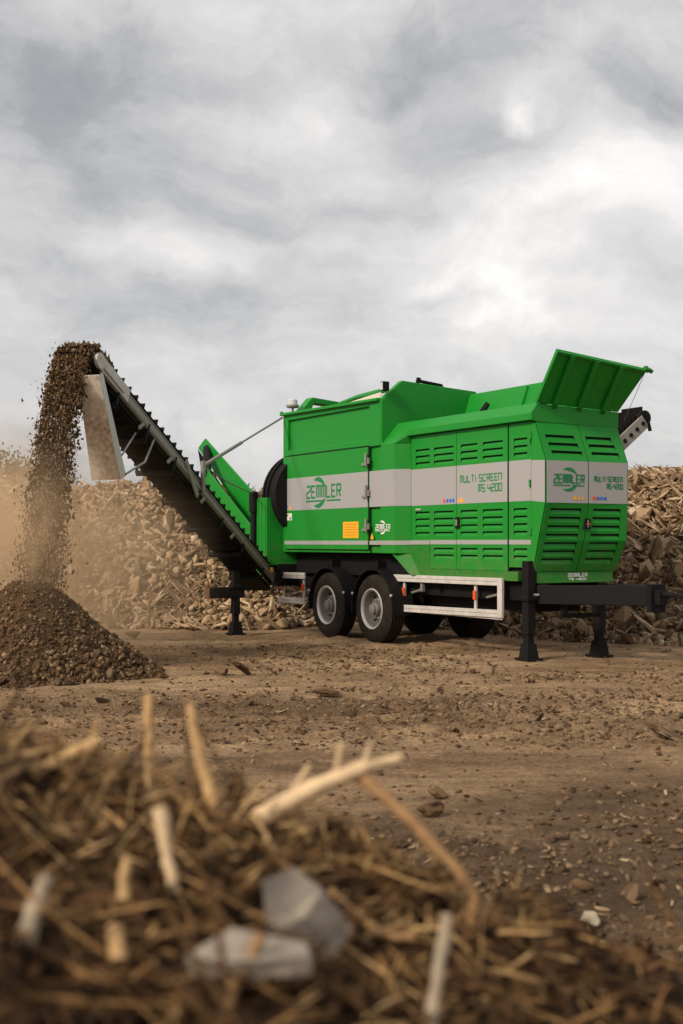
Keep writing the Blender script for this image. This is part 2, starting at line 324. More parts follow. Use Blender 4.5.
def ground_mat():
    m = bpy.data.materials.new('packed_dirt'); nt, ns, ln = nodes(m); b = ns['Principled BSDF']
    g = new(ns, 'ShaderNodeNewGeometry'); mp = new(ns, 'ShaderNodeMapping'); ln.new(g.outputs['Position'], mp.inputs['Vector']); mp.inputs['Scale'].default_value = (.55, 1, 1)
    def nz(s, d, r=.6, src=None):
        n = new(ns, 'ShaderNodeTexNoise'); n.inputs['Scale'].default_value = s; n.inputs['Detail'].default_value = d; n.inputs['Roughness'].default_value = r
        ln.new((src or mp).outputs[0], n.inputs['Vector']); return n
    big = nz(.45, 4); mid = nz(2.6, 7, .65); fine = nz(26, 9, .75, g)
    rp = ramp(ns, [(.30, (.22, .137, .076)), (.44, (.34, .22, .125)), (.58, (.47, .315, .185)), (.72, (.56, .395, .245))]); ln.new(big.outputs['Fac'], rp.inputs[0])
    r2 = ramp(ns, [(.30, (.50, .48, .46)), (.5, (.92, .92, .92)), (.68, (1.28, 1.25, 1.2))]); ln.new(mid.outputs['Fac'], r2.inputs[0])
    r3 = ramp(ns, [(.32, (.45, .43, .41)), (.5, (.95, .95, .95)), (.66, (1.5, 1.45, 1.38))]); ln.new(fine.outputs['Fac'], r3.inputs[0])
    m1 = new(ns, 'ShaderNodeMixRGB', blend_type='MULTIPLY'); m1.inputs[0].default_value = 1; ln.new(rp.outputs[0], m1.inputs[1]); ln.new(r2.outputs[0], m1.inputs[2])
    m2 = new(ns, 'ShaderNodeMixRGB', blend_type='MULTIPLY'); m2.inputs[0].default_value = 1; ln.new(m1.outputs[0], m2.inputs[1]); ln.new(r3.outputs[0], m2.inputs[2])
    # damp, freshly churned soil: two patches with ragged edges
    last = m2.outputs[0]; wv = nz(.8, 6, .6, g)
    for (cx, cy, rx, ry, k) in ((2.6, 6.6, 3.2, 2.1, .58), (-1.2, 12.9, 4.6, .8, .30), (3.6, 11.4, 2.0, .6, .35), (.6, 6.2, 1.6, 1.5, .5)):
        sb = new(ns, 'ShaderNodeVectorMath', operation='SUBTRACT'); ln.new(g.outputs['Position'], sb.inputs[0]); sb.inputs[1].default_value = (cx, cy, 0)
        ml = new(ns, 'ShaderNodeVectorMath', operation='MULTIPLY'); ln.new(sb.outputs[0], ml.inputs[0]); ml.inputs[1].default_value = (1 / rx, 1 / ry, 0)
        le = new(ns, 'ShaderNodeVectorMath', operation='LENGTH'); ln.new(ml.outputs[0], le.inputs[0])
        a1 = new(ns, 'ShaderNodeMath', operation='MULTIPLY_ADD'); ln.new(wv.outputs['Fac'], a1.inputs[0]); a1.inputs[1].default_value = 2.2; ln.new(le.outputs['Value'], a1.inputs[2])
        mr = new(ns, 'ShaderNodeMapRange', interpolation_type='SMOOTHSTEP'); mr.inputs[1].default_value = 1.5; mr.inputs[2].default_value = 2.3; mr.inputs[3].default_value = k; mr.inputs[4].default_value = 0; ln.new(a1.outputs[0], mr.inputs[0])
        mw = new(ns, 'ShaderNodeMixRGB'); ln.new(mr.outputs[0], mw.inputs[0]); ln.new(last, mw.inputs[1]); mw.inputs[2].default_value = (.07, .043, .025, 1); last = mw.outputs[0]
    ln.new(last, b.inputs['Base Color']); b.inputs['Roughness'].default_value = .95; b.inputs['Specular IOR Level'].default_value = .15
    ad = new(ns, 'ShaderNodeMath', operation='ADD'); ln.new(mid.outputs['Fac'], ad.inputs[0]); ln.new(fine.outputs['Fac'], ad.inputs[1])
    bp = new(ns, 'ShaderNodeBump'); bp.inputs['Strength'].default_value = 1.0; bp.inputs['Distance'].default_value = .06
    ln.new(ad.outputs[0], bp.inputs['Height']); ln.new(bp.outputs[0], b.inputs['Normal']); return m
M_GROUND = ground_mat()
# ------------------------------------------------------------------ ground
def clod_zone(x, y):      # 0..1: churned strips between packed wheel lanes
    n = fbm(x * .5, y, .38, 3, 5) + .5
    near = np.clip((9.2 - y) / 2.2, 0, 1) * .55
    strip = .28 * np.exp(-((y - 12.8) / .9) ** 2) + .35 * np.exp(-((y - 10.6 - x * .12) / .45) ** 2) - .3 * np.exp(-((y - 9.9) / .5) ** 2)
    return np.clip((n - .42) * 2.2 + near + strip, 0, 1)
def gh(x, y):
    w = np.clip((34 - np.hypot(x, y - 10)) / 10, 0, 1)
    z = fbm(x, y, .25, 3, 1) * .10 + w * (fbm(x, y, 2.2, 4, 2) * .06 + clod_zone(x, y) * (fbm(x, y, 7., 4, 3) * .17 + np.abs(fbm(x, y, 11., 2, 6)) * .10 * np.clip((9.5 - y) / 2, .25, 1) - .008))
    for off in (-.55, .55, 1.5):       # loader ruts sweeping across the yard
        yc = 11.6 + off + .10 * x + .35 * np.sin(x * .35 + off); q = (y - yc) / .16
        z = z - w * .045 * np.exp(-q * q) * (.5 + vn(x * 3, y * 3, 9)) + w * .03 * np.exp(-((np.abs(y - yc) - .26) / .09) ** 2) * (.3 + vn(x * 6, y * 6, 8))
    return z - .015
def stretch(a): return np.concatenate([a])
xs = np.concatenate([-np.geomspace(420, 7.2, 36), np.arange(-7, -4.4, .11), np.arange(-4.4, 5.2, .042), np.arange(5.2, 8.0, .11), np.geomspace(8.2, 420, 36)])
ys = np.concatenate([-np.geomspace(200, 3.2, 16), np.arange(-3, 4, .25), np.arange(4, 13, .034), np.arange(13, 24, .08), np.arange(24, 36, .4), np.geomspace(37, 900, 30)])
ground = grid('ground', xs, ys, gh, M_GROUND); tag(ground, kind='structure')
# ------------------------------------------------------------------ long rubble bank behind the machine
POLY = np.array([(-60, 34), (-20, 26.0), (-9, 24.6), (-4.5, 24.3), (-1.2, 24.4), (.6, 26.6), (2.0, 23.7), (3.25, 21.5), (5.2, 19.9), (9, 17.6), (30, 8)], float)
def bank_s(x, y):
    gy = np.interp(x, POLY[:, 0], POLY[:, 1]); best = np.full(np.shape(x), 1e9)
    for a, b in zip(POLY[:-1], POLY[1:]):
        d = b - a; t = np.clip(((x - a[0]) * d[0] + (y - a[1]) * d[1]) / (d @ d), 0, 1); best = np.minimum(best, np.hypot(x - a[0] - t * d[0], y - a[1] - t * d[1]))
    return np.where(y > gy, best, -best)
def bank_h(x, y):
    s = bank_s(x, y) + fbm(x, y, .9, 3, 21) * .7
    Hh = 2.66 + .09 * np.clip(x / 2, 0, 1) + .22 * np.clip((x - 2.5) / 2, 0, 1) + .25 * np.exp(-((x + 7.9) / 1.0) ** 2) + .30 * fbm(x, y, .6, 3, 31)
    r = s * .84; h = Hh - .30 * np.log1p(np.exp(np.clip((Hh - r) / .30, -30, 30)))
    back = np.clip((s - 6.5) * .6, 0, 9)
    r2 = np.clip(s, 0, .8) / .8
    h = np.where(s < 0, -.25 + s * .5, np.maximum(h - back, -.4)) + r2 * (fbm(x, y, 1.6, 4, 41) * .42 - np.abs(fbm(x, y, 2.6, 2, 44)) * .55 + .06)
    return h
def bank_n(x, y, e=.15):
    gx = (bank_h(x + e, y) - bank_h(x - e, y)) / 2 / e; gy = (bank_h(x, y + e) - bank_h(x, y - e)) / 2 / e
    return gx, gy
bank = grid('rubble_bank', np.arange(-16, 15, .12), np.arange(12.5, 38, .12), bank_h, M_BBASE); tag(bank, kind='structure')
def bank_points(n, xr, smax=5.0):
    out = []
    while sum(len(o) for o in out) < n:
        x = RNG.uniform(*xr, 4 * n); s = RNG.uniform(-.25, smax, 4 * n) ; y = np.interp(x, POLY[:, 0], POLY[:, 1]) + s
        ss = bank_s(x, y); k = (ss > -.35) & (y < 36) & ~((ss < 0) & (RNG.random(len(x)) < .55)); out.append(np.stack([x[k], y[k]], 1))
    p = np.concatenate(out)[:n]; z = np.maximum(bank_h(p[:, 0], p[:, 1]), 0); return np.column_stack([p, z])
def woodiness(x, z): return np.clip((x - 2.2) / 1.5, 0, 1) * np.clip((z - .9) / 1.0, .15, 1)
def sizes(n, lo, hi, pw=2.2): return lo + (hi - lo) * RNG.random(n) ** pw
# loose small rubble and splinters: beyond counting
p = bank_points(32000, (-10.5, 9.5)); wd = woodiness(p[:, 0], p[:, 2]); iswood = RNG.random(len(p)) < np.maximum(wd * .80, .22)
ps = p[~iswood]; s = sizes(len(ps), .022, .13, 2.8)
V1, F1 = scatter(ROCKB, ps + np.column_stack([np.zeros((len(ps), 2)), s * .2]), np.column_stack([s * 1.12, s, s * .85]) * RNG.uniform(.7, 1.3, (len(ps), 3)), rotm(len(ps), 1.2))
tag(link(np_mesh('rubble_litter', V1, F1, M_BANK), 'rubble_litter'), 'small tan rubble covering the long bank behind the machine', 'rubble', kind='stuff')
pw = p[iswood]; s = sizes(len(pw), .05, .30, 2.2); th = s * RNG.uniform(.06, .22, len(pw))
V1, F1 = scatter(SPL, pw + np.column_stack([np.zeros((len(pw), 2)), RNG.uniform(0, .09, len(pw))]), np.column_stack([s, th, th]), rotm(len(pw), .9))
tag(link(np_mesh('wood_litter', V1, F1, M_WOODC), 'wood_litter'), 'torn wood splinters littering the bank to the right', 'wood waste', kind='stuff')
def mesh_of(name, vf, mat, smooth=0):
    me = np_mesh(name, vf[0], vf[1], mat)
    if smooth: smooth_by_angle(me, smooth)
    return me
def place(me, name, loc, scl, rot, label, cat, group=None):
    o = link(me, name); o.location = loc; o.scale = scl if hasattr(scl, '__len__') else (scl,) * 3; o.rotation_euler = rot
    return tag(o, label, cat, group)
rock_me = [mesh_of('rubble_lump', r, M_BANK, 12) for r in ROCKB]
def rrot(t=3.1): return (random.uniform(-t, t), random.uniform(-t, t), random.uniform(0, 6.28))
for q in bank_points(150, (-6.6, 1.2), 4.4):
    s = .07 + .15 * random.random() ** 2.2
    place(random.choice(rock_me), 'rubble_lump', (q[0], q[1], q[2] + s * .3), (s * random.uniform(1, 1.9), s, s * random.uniform(.6, 1)), rrot(),
          'tan broken lump lying in the left part of the rubble bank', 'rubble', 'lumps in the rubble bank on the left')
for q in bank_points(70, (2.9, 7.5), 3.0):
    s = .11 + .17 * random.random() ** 1.6
    place(random.choice(rock_me), 'rubble_lump', (q[0], q[1], q[2] + s * .3), (s * random.uniform(.9, 1.4), s, s * random.uniform(.7, 1)), rrot(),
          'tan broken lump in the bank beyond the black drawbar', 'rubble', 'lumps in the bank beyond the drawbar')
spl_me = [mesh_of('wood_piece', r, M_WOODC, 40) for r in SPL6]
for q in bank_points(190, (2.6, 7.6), 5.2):
    s = .16 + .24 * random.random() ** 1.5; t = s * random.uniform(.10, .25)
    place(random.choice(spl_me), 'wood_piece', (q[0], q[1], q[2] + .07), (s, t, t), rrot(.8),
          'torn pale wood piece in the bank to the right of the machine', 'wood piece', 'wood pieces in the bank to the right')
def hero_rock(u, v, d, s, label, mat=None, rot=None, name='rubble_lump'):
    w = W(u, v, d); return place(random.choice(rock_me), name, w, s, rot or rrot(), label, 'rubble')
# ------------------------------------------------------------------ trees beyond the bank at the far left
M_LEAF = island('leaf', [(0, (.030, .045, .018)), (.6, (.055, .075, .030)), (1, (.09, .105, .045))], .8, 3, .1)
M_TRUNK = island('trunk_bark', [(0, (.09, .065, .045)), (1, (.10, .072, .05))], .95, 8, .5)
LEAF = [(np.array([(-1, 0, 0), (0, -.5, .1), (1, 0, 0), (0, .5, .1)]), np.array([(0, 1, 2), (0, 2, 3)]))]
for (tx, ty, hgt, cr, lab) in ((-12.1, 47.0, 4.95, 1.3, 'dark round tree beyond the bank at the far left edge'), (-11.0, 48.5, 4.35, .9, 'lower bushy tree showing just right of the far left one')):
    e = bpy.data.objects.new('tree', None); COL.objects.link(e); e.location = (tx, ty, 0); tag(e, lab, 'tree', 'trees beyond the bank')
    m = MB(); m.tube([(0, 0, -.1), (.08, 0, hgt * .35), (.0, .1, hgt * .7)], [.16, .12, .06], 8)
    for k in range(6):
        t = k * 1.05; m.tube([(.05, .03, hgt * (.35 + .05 * k)), (math.cos(t) * cr * .7, math.sin(t) * cr * .7, hgt * (.55 + .06 * k))], [.06, .02], 6)
    m.build('trunk', M_TRUNK, e, smooth=50)
    cl = RNG.normal(size=(26, 3)); cl /= np.linalg.norm(cl, axis=1)[:, None]; cl = cl * RNG.uniform(.35, 1, (26, 1)) * np.array([cr, cr, cr * .95]); cl[:, 2] += hgt - cr * .98
    n = 5200; pk = RNG.integers(0, 26, n); lp = cl[pk] + RNG.normal(0, 1, (n, 3)) * RNG.uniform(.16, .34, 26)[pk][:, None]; ls = RNG.uniform(.05, .10, n)
    V1, F1 = scatter(LEAF, lp, np.column_stack([ls, ls, ls]), rotm(n)); link(np_mesh('crown', V1, F1, M_LEAF), 'crown', e)
# ------------------------------------------------------------------ cone of screened soil
HC = (-3.86, 16.25); HR = 1.52; HH = 1.34
def cone_h(x, y):
    r = np.hypot(x - HC[0], y - HC[1]) + fbm(x, y, 1.3, 3, 51) * .28
    h = HH * (1 - r / HR); h = HH - .06 - .5 * np.log1p(np.exp((HH - .06 - h) * 12)) / 6 if False else np.where(r < .22, HH * (1 - .22 / HR) + (.22 - r) * .25, h)
    toe = .09 * np.exp(-np.clip(r - HR * .84, 0, 9) * 6.0)
    return np.where(h > toe, h, toe - .03) + fbm(x, y, 6, 3, 52) * .09
gx = np.arange(HC[0] - 2.7, HC[0] + 2.7, .035); gy = np.arange(HC[1] - 2.7, HC[1] + 2.7, .035)
X, Y = np.meshgrid(gx, gy); Z = cone_h(X, Y); nx = len(gx); i = np.arange((nx - 1) * (len(gy) - 1)); a = (i // (nx - 1)) * nx + i % (nx - 1)
Rr = np.hypot(X - HC[0], Y - HC[1]).ravel(); Q = np.stack([a, a + 1, a + nx + 1, a + nx], 1); Q = Q[(Rr[Q] < 2.55).all(1)]
Vc = np.stack([X.ravel(), Y.ravel(), Z.ravel() + gh(X, Y).ravel() - .02 * (Rr > 2.2)], 1); Fc = np.concatenate([Q[:, [0, 1, 2]], Q[:, [0, 2, 3]]])
n = 17000; r = HR * 1.06 * np.sqrt(RNG.random(n)); t = RNG.uniform(0, 2 * np.pi, n); px = HC[0] + r * np.cos(t); py = HC[1] + r * np.sin(t)
s = sizes(n, .006, .042, 3.2) * (.6 + .75 * r / HR)
pos = np.column_stack([px, py, cone_h(px, py) + gh(px, py) + s * .3])
V1, F1 = scatter(LUMPS + ROCK1[:6], pos, np.column_stack([s, s, s]), rotm(n))
heap = link(np_mesh('soil_heap', np.concatenate([Vc, V1]), np.concatenate([Fc, F1 + len(Vc)]), M_SOIL), 'soil_heap')
tag(heap, 'dark brown cone of loose soil under the tall conveyor', 'soil heap', kind='stuff')
ROCKC = [rock(2, 4, .22) for _ in range(12)]
clod_me = [mesh_of('soil_clod', r, M_CLOD, 14) for r in ROCKC]; soilc_me = [mesh_of('soil_clod', r, M_SOIL, 14) for r in ROCKC]
for k in range(170):
    t = random.uniform(math.pi * 1.02, math.pi * 2.12); rr = HR * random.triangular(.60, 1.16, .90)
    x = HC[0] + rr * math.cos(t); y = HC[1] + rr * math.sin(t); s = random.uniform(.028, .085) * (.6 + .55 * random.random() ** 2)
    z = float(cone_h(np.array(x), np.array(y)) + gh(np.array(x), np.array(y)))
    place(random.choice(soilc_me if random.random() < .6 else clod_me), 'soil_clod', (x, y, max(z, 0) + s * .35), (s, s * .9, s * .8), rrot(), 'round brown clod at the foot of the soil heap', 'clod', 'clods at the foot of the soil heap')
# ------------------------------------------------------------------ litter and clods over the ground
n = 90000; y = 4.2 + 16 * RNG.random(n) ** 1.25; x = RNG.uniform(-.30, .30, n) * y * 1.05
keep = RNG.random(n) < clod_zone(x, y) ** 1.3 + .05; x, y = x[keep], y[keep]; n = len(x)
s = sizes(n, .003, .030, 3.4) * (.75 + .03 * y) * np.where(y < 9, 1.15, 1); pos = np.column_stack([x, y, gh(x, y) + s * .2]); sc3 = np.column_stack([s * RNG.uniform(.8, 1.6, n), s, s * RNG.uniform(.4, .8, n)])
V1, F1 = scatter(LUMPS + [rock(1, 3, .28) for _ in range(10)], pos, sc3, rotm(n, .6)); tag(link(np_mesh('gravel', V1, F1, M_CLOD), 'gravel'), 'crumbs of dirt and gravel scattered over the yard', 'gravel', kind='stuff')
n = 10000; y = 4.5 + 14 * RNG.random(n) ** 1.2; x = RNG.uniform(-.30, .30, n) * y * 1.05
keep = RNG.random(n) < (clod_zone(x, y) * .8 + .12) * np.clip((y - 4.5) / 5, .25, 1); x, y = x[keep], y[keep]; n = len(x); s = sizes(n, .008, .05, 2.6)
V1, F1 = scatter(CHIP + SPL[:4], np.column_stack([x, y, gh(x, y) + .008]), np.column_stack([s, s * RNG.uniform(.15, .5, n), s * RNG.uniform(.1, .3, n)]), rotm(n, .35))
tag(link(np_mesh('wood_chips', V1, F1, M_CHIP), 'wood_chips'), 'pale wood chips and straw bits trodden into the dirt', 'wood chips', kind='stuff')
cnt = 0
while cnt < 260:
    y = 4.9 + 12 * random.random() ** 1.4; x = random.uniform(-.27, .28) * y
    if random.random() > float(clod_zone(np.array(x), np.array(y))): continue
    s = (.016 + .042 * random.random() ** 2.2) * (.75 + .035 * y); cnt += 1
    place(random.choice(clod_me), 'dirt_clod', (x, y, float(gh(np.array(x), np.array(y))) + s * .3), (s * random.uniform(.9, 1.5), s, s * random.uniform(.5, .9)), rrot(.7), 'dark dirt clod lying on the churned ground', 'clod', 'dirt clods lying about the yard')
def on_ground(u, v, s, label, name='stone', mat=None, cat='stone', scl=(1, .9, .8), k=0):
    d = CAMH * FPX / (v - V0); w = W(u, v, d); me = mesh_of(name, ROCKC[k % 12], mat or M_CLOD, 40 if 'pale' in label else 14)
    z = float(gh(np.array(w.x), np.array(w.y))); return place(me, name, (w.x, w.y, z + s * .5), tuple(s * q for q in scl), rrot(.4), label, cat)
M_PALE = island('pale_stone', [(0, (.36, .30, .22)), (1, (.40, .34, .26))], .9, 14, .3, .2)
on_ground(592, 921, .062, 'pale rounded stone lying alone on the dirt at lower right', mat=M_PALE, k=3)
on_ground(242, 672, .17, 'dark flat boulder between the soil heap and the wheels', mat=M_SOIL, k=5, scl=(1.2, .9, .6))
on_ground(222, 672, .10, 'small dark stone just left of the flat boulder', mat=M_SOIL, k=6)
on_ground(133, 638, .15, 'grey stone on the dirt in front of the left rubble bank', mat=M_CLOD, k=7)
on_ground(163, 676, .09, 'loose brown clod rolled clear of the soil heap', name='soil_clod', cat='clod', mat=M_SOIL, k=8)
on_ground(438, 800, .07, 'dark rounded clod beside the bent thin branch', name='dirt_clod', cat='clod', mat=M_SOIL, k=9)
on_ground(431, 818, .085, 'wide dark clod just below the rounded one', name='dirt_clod', cat='clod', mat=M_SOIL, k=1)
on_ground(555, 908, .085, 'largest dark clod up left of the pale stone', name='dirt_clod', cat='clod', mat=M_SOIL, k=2)
on_ground(583, 893, .055, 'dark clod behind the pale stone', name='dirt_clod', cat='clod', mat=M_SOIL, k=4)
on_ground(560, 876, .04, 'small dark clod farthest behind the pale stone', name='dirt_clod', cat='clod', mat=M_SOIL, k=6)
on_ground(660, 738, .14, 'wide lump of churned soil at the right edge', name='dirt_clod', cat='clod', mat=M_CLOD, k=11, scl=(1.6, 1, .6))
on_ground(325, 694, .12, 'dark lump of soil in the lane before the wheels', name='dirt_clod', cat='clod', mat=M_SOIL, k=12, scl=(1.5, 1, .6))
# ------------------------------------------------------------------ THE MACHINE
root = bpy.data.objects.new('trommel_screen', None); COL.objects.link(root)
root.location = (P0[0], P0[1], 0); root.rotation_euler = (0, 0, math.atan2(FW[1], FW[0])); root.empty_display_size = .5
tag(root, 'big green and grey mobile soil screening machine on black twin axle chassis', 'screening machine')
EA = Vector((1, 0, 0)); EB = Vector((0, 1, 0)); EZ = Vector((0, 0, 1)); NS = -EB; NF = EA
AF = -.22
# drum housing
m = MB(); m.box(-7.0, -3.60, AF + .05, 1.60, 1.42, 3.86)
m.box(-7.0, -6.81, AF, AF + .06, 1.42, 3.91)                                             # rear corner post
m.box(-6.81, -3.955, AF, AF + .06, 3.795, 3.90); m.box(-6.81, -3.955, AF, AF + .06, 3.155, 3.25)
m.box(-3.955, -3.615, AF, AF + .06, 3.14, 3.88)
m.box(-6.81, -3.95, AF + .01, AF + .06, 1.42, 3.155)
m.box(-7.0, -3.6, 1.60, 1.66, 1.42, 3.9)
m.build('housing', M_GREEN, root, .012)
m = MB(); m.bar((-7.02, AF - .02, 3.915), (-3.62, AF - .02, 3.875), .09, .05); m.tube([(-7.0, AF - .03, 3.90), (-7.0, AF - .03, 3.97)], .035); m.build('roof_rail', M_GREEN, root, .01)
m = MB(); m.prism([(-3.60, AF + .001, 1.42), (-3.192, AF + .001, 1.42), (-3.04, .0, 1.42), (-3.04, .3, 1.42), (-3.6, .3, 1.42)], (0, 0, 1.72)); 
m.add([(-3.60, AF + .001, 3.142), (-3.192, AF + .001, 3.142), (-3.03, -.03, 3.34), (-3.03, .12, 3.50), (-3.60, .12, 3.50)], [(0, 1, 2, 3, 4)]) if False else m.add([(-3.60, AF + .001, 3.142), (-3.192, AF + .001, 3.142), (-3.02, -.085, 3.352), (-3.02, .10, 3.505), (-3.60, .10, 3.505), (-3.04, 0, 3.142), (-3.02, -.085, 3.255), (-3.02, .05, 3.255)], [(0, 1, 2), (0, 2, 3, 4), (1, 5, 6, 2), (5, 7, 6)])
m.build('housing_corner', M_GREEN, root, .008)
# skirt under the engine bay, cut back over the wheel
m = MB(); m.prism([(-3.05, -.012, 1.42), (-3.05, -.012, 1.56), (-2.5, -.012, 1.56), (-2.5, -.012, 1.19), (-.30, -.012, 1.19), (-.30, -.012, 1.055), (-2.72, -.012, 1.055)], (0, .5, 0))
m.prism([(-3.30, AF + .02, 1.42), (-3.05, -.01, 1.42), (-2.72, -.01, 1.055), (-2.9, AF + .1, 1.1)], (0, .25, 0)); m.build('skirt', M_GREEN2, root, .006)
# transverse walls
m = MB(); m.prism([(-3.70, AF + .01, 3.14), (-3.70, AF + .01, 3.87), (-3.70, .18, 4.197), (-3.70, 1.64, 4.10), (-3.70, 1.64, 3.14)], (.118, 0, 0)); m.build('cross_wall', M_GREEN, root, .012)
m = MB(); m.prism([(-6.9, -.10, 3.90), (-6.9, .20, 4.225), (-6.9, .96, 4.15), (-6.9, .96, 4.06), (-6.9, .24, 4.12), (-6.9, .13, 3.90)], (.25, 0, 0)); m.box(-6.88, -6.68, -.08, 1.5, 3.86, 3.93); m.build('rear_hood', M_GREEN, root, .01)
m = MB(); m.box(-6.6, -3.75, .1, 1.5, 3.82, 3.93); m.build('roof_shade_slab', M_BLACK, root)  # black slab standing in for the shade inside the open roof
m = MB(); m.tube([(-6.75, .80, 4.13), (-5.2, .30, 4.09), (-3.62, -.12, 4.03)], .045); m.build('roof_pipe', M_GREEN, root, smooth=40)
m = MB(); m.add([(-5.0, AF + .03, 3.905), (-3.72, AF + .03, 3.885), (-3.72, -.10, 4.02), (-4.7, .25, 4.03)], [(0, 1, 2, 3)])
o = m.build('roof_tarp', M_TARP, root); sm = o.modifiers.new('thick', 'SOLIDIFY'); sm.thickness = .012
m = MB(); m.tube([(-3.63, .52, 4.215), (-3.63, .98, 4.165)], .028); m.bar((-3.63, .50, 4.15), (-3.63, .53, 4.265), .06, .05, EA); m.box(-3.66, -3.6, .93, .99, 4.10, 4.16); m.build('tarp_roller', M_BLACK, root, smooth=40)
# silver band and white line on the housing
m = MB(); m.box(-3.935, -3.192, AF - .004, AF + .02, 2.165, 2.742); m.add([(-3.192, AF - .004, 2.165), (-3.036, -.004, 2.165), (-3.036, -.004, 2.742), (-3.192, AF - .004, 2.742)], [(0, 1, 2, 3)]); m.build('grey_band', M_GREY, root)
m = MB(); m.box(-3.935, -3.192, AF - .0035, AF + .02, 1.556, 1.622)
m.add([(-3.192, AF - .0035, 1.556), (-3.03, -.004, 1.556), (-3.03, -.004, 1.622), (-3.192, AF - .0035, 1.622)], [(0, 1, 2, 3)]); m.build('white_line', M_GREY, root); m = MB(); m.box(-3.03, -2.5, -.0165, .01, 1.562, 1.626); m.build('white_line', M_GREY, root)
# side service door
m = MB(); m.box(-6.93, -3.94, AF - .002, AF + .02, 1.46, 3.153); m.build('door_gap_sheet', M_GAP, root)  # black sheet behind the door, standing for the dark gap around it
m = MB(); m.box(-6.905, -3.965, AF - .016, AF + .015, 1.475, 3.135); door = m.build('service_door', M_GREEN, root, .006)
fy = AF - .016
m = MB(); m.box(-6.903, -3.967, fy - .003, fy + .002, 2.165, 2.74); m.build('grey_band', M_GREY, door)
m = MB(); m.box(-6.903, -3.967, fy - .003, fy + .002, 1.556, 1.622); m.build('white_line', M_GREY, door)
m = MB(); logo(m, (-6.05, fy - .005, 2.37), EA, EZ, NS, 1.20, .20, .036, .27, .42); m.build('logo', M_LOGO, door)
m = MB(); m.box(-4.77, -4.26, fy - .003, fy + .002, 1.665, 1.935); m.build('yellow_notice', M_YEL, door)
M_YLINE = paint('notice_print', (.55, .22, .02), .5)
m = MB()
for k in range(5): m.box(-4.72, -4.34 + .03 * (k % 3), fy - .0045, fy - .002, 1.71 + k * .044, 1.722 + k * .044)
m.build('notice_print', M_YLINE, door)
m = MB(); m.box(-6.86, -6.62, fy - .003, fy + .002, 1.99, 2.115); m.cur = 1; m.box(-6.84, -6.75, fy - .0045, fy - .002, 2.06, 2.10); m.box(-6.72, -6.64, fy - .0045, fy - .002, 2.005, 2.045); m.build('white_sticker', [M_WHITE, M_STEEL], door)
m = MB(); stickers(m, (-6.86, fy - .004, 2.185), EA, EZ, NS, .085, [(0, 'round', 0), (.13, 'tri', 1)]); m.build('safety_sticker', [M_BLUE, M_YEL], door)
for z in (2.93, 2.41, 1.87):
    m = MB(); m.box(-4.03, -3.90, fy - .03, fy - .001, z - .07, z + .03); m.tube([(-3.955, fy - .045, z - .11), (-3.955, fy - .045, z + .11)], .022); m.box(-4.10, -4.0, fy - .045, fy - .001, z - .09, z - .055); m.build('hinge', M_STEEL, door, .004)
m = MB(); logo(m, (-3.74, AF - .006, 1.80), EA, EZ, NS, .44, .075, .014, .11, .20); m.build('small_logo', M_WHITE, root)
m = MB(); stickers(m, (-3.90, AF - .006, 1.645), EA, EZ, NS, .10, [(0, 'tri', 0)]); m.build('warning_sticker', M_YEL, root)
# engine bay
m = MB(); m.box(-3.06, -.03, .05, 1.42, 1.06, 3.26); m.build('engine_bay', M_GAP, root)
def bdoor(name, a0, a1, z0, z1, cols, rows_hi, rows_lo, notch=None, band=True):
    m = MB(); fy = -.004; f = lambda u, v, o: (u, fy - o, v)
    hs = [(c0, c1, z - .048, z + .014) for c0, c1 in cols for z in rows_hi + rows_lo if not (notch and z < notch[1] and c0 < notch[0])]
    if notch:
        m.panel(f, a0, a1, notch[1], z1, [h for h in hs if h[2] > notch[1]], .036); m.panel(f, notch[0], a1, z0, notch[1] - .0005, [h for h in hs if h[3] < notch[1]], .036)
    else: m.panel(f, a0, a1, z0, z1, hs, .036)
    o = m.build(name, [M_GREEN, M_SLOT], root)
    m = MB(); m.box(a0 + .002, a1 - .002, fy - .003, fy + .001, 2.163, 2.728); m.build('grey_band', M_GREY, o)
    m = MB(); m.box(max(a0, notch[0] if notch else a0) + .002, a1 - .002, fy - .003, fy + .001, 1.566, 1.630); m.build('white_line', M_GREY, o)
    return o
HI = [3.02, 2.92, 2.82]; LO = [2.055, 1.95, 1.845, 1.74, 1.50, 1.40]
d1 = bdoor('louvre_door', -3.025, -1.798, 1.195, 3.245, [(-2.90, -2.51), (-2.39, -1.87)], HI, LO, (-2.495, 1.565))
d2 = bdoor('louvre_door', -1.788, -.545, 1.195, 3.245, [(-1.68, -1.265), (-1.13, -.655)], HI, LO)
d3 = bdoor('narrow_louvre_door', -.510, -.012, 1.25, 3.245, [(-.40, -.10)], HI, LO)
fy = -.0075
m = MB(); text(m, 'MULTI', (-1.69, fy, 2.475), EA, EZ, NS, .395, .095, .020); m.build('lettering', M_LOGO, d2); m = MB(); text(m, 'SCREEN', (-1.215, fy, 2.475), EA, EZ, NS, .535, .095, .020); m.build('lettering', M_LOGO, d2); m = MB(); text(m, 'MS 4200', (-1.235, fy, 2.325), EA, EZ, NS, .56, .10, .020); m.build('lettering', M_LOGO, d2)
m = MB(); stickers(m, (-2.14, fy, 2.185), EA, EZ, NS, .062, [(0, 'sq', 0), (.085, 'round', 1), (.165, 'round', 1), (.24, 'round', 1)]); m.build('safety_sticker', [M_RED, M_BLUE], d1)
m = MB(); stickers(m, (-1.76, fy, 2.185), EA, EZ, NS, .066, [(0, 'tri', 0), (.08, 'sq', 0)]); m.build('safety_sticker', M_YEL, d2)
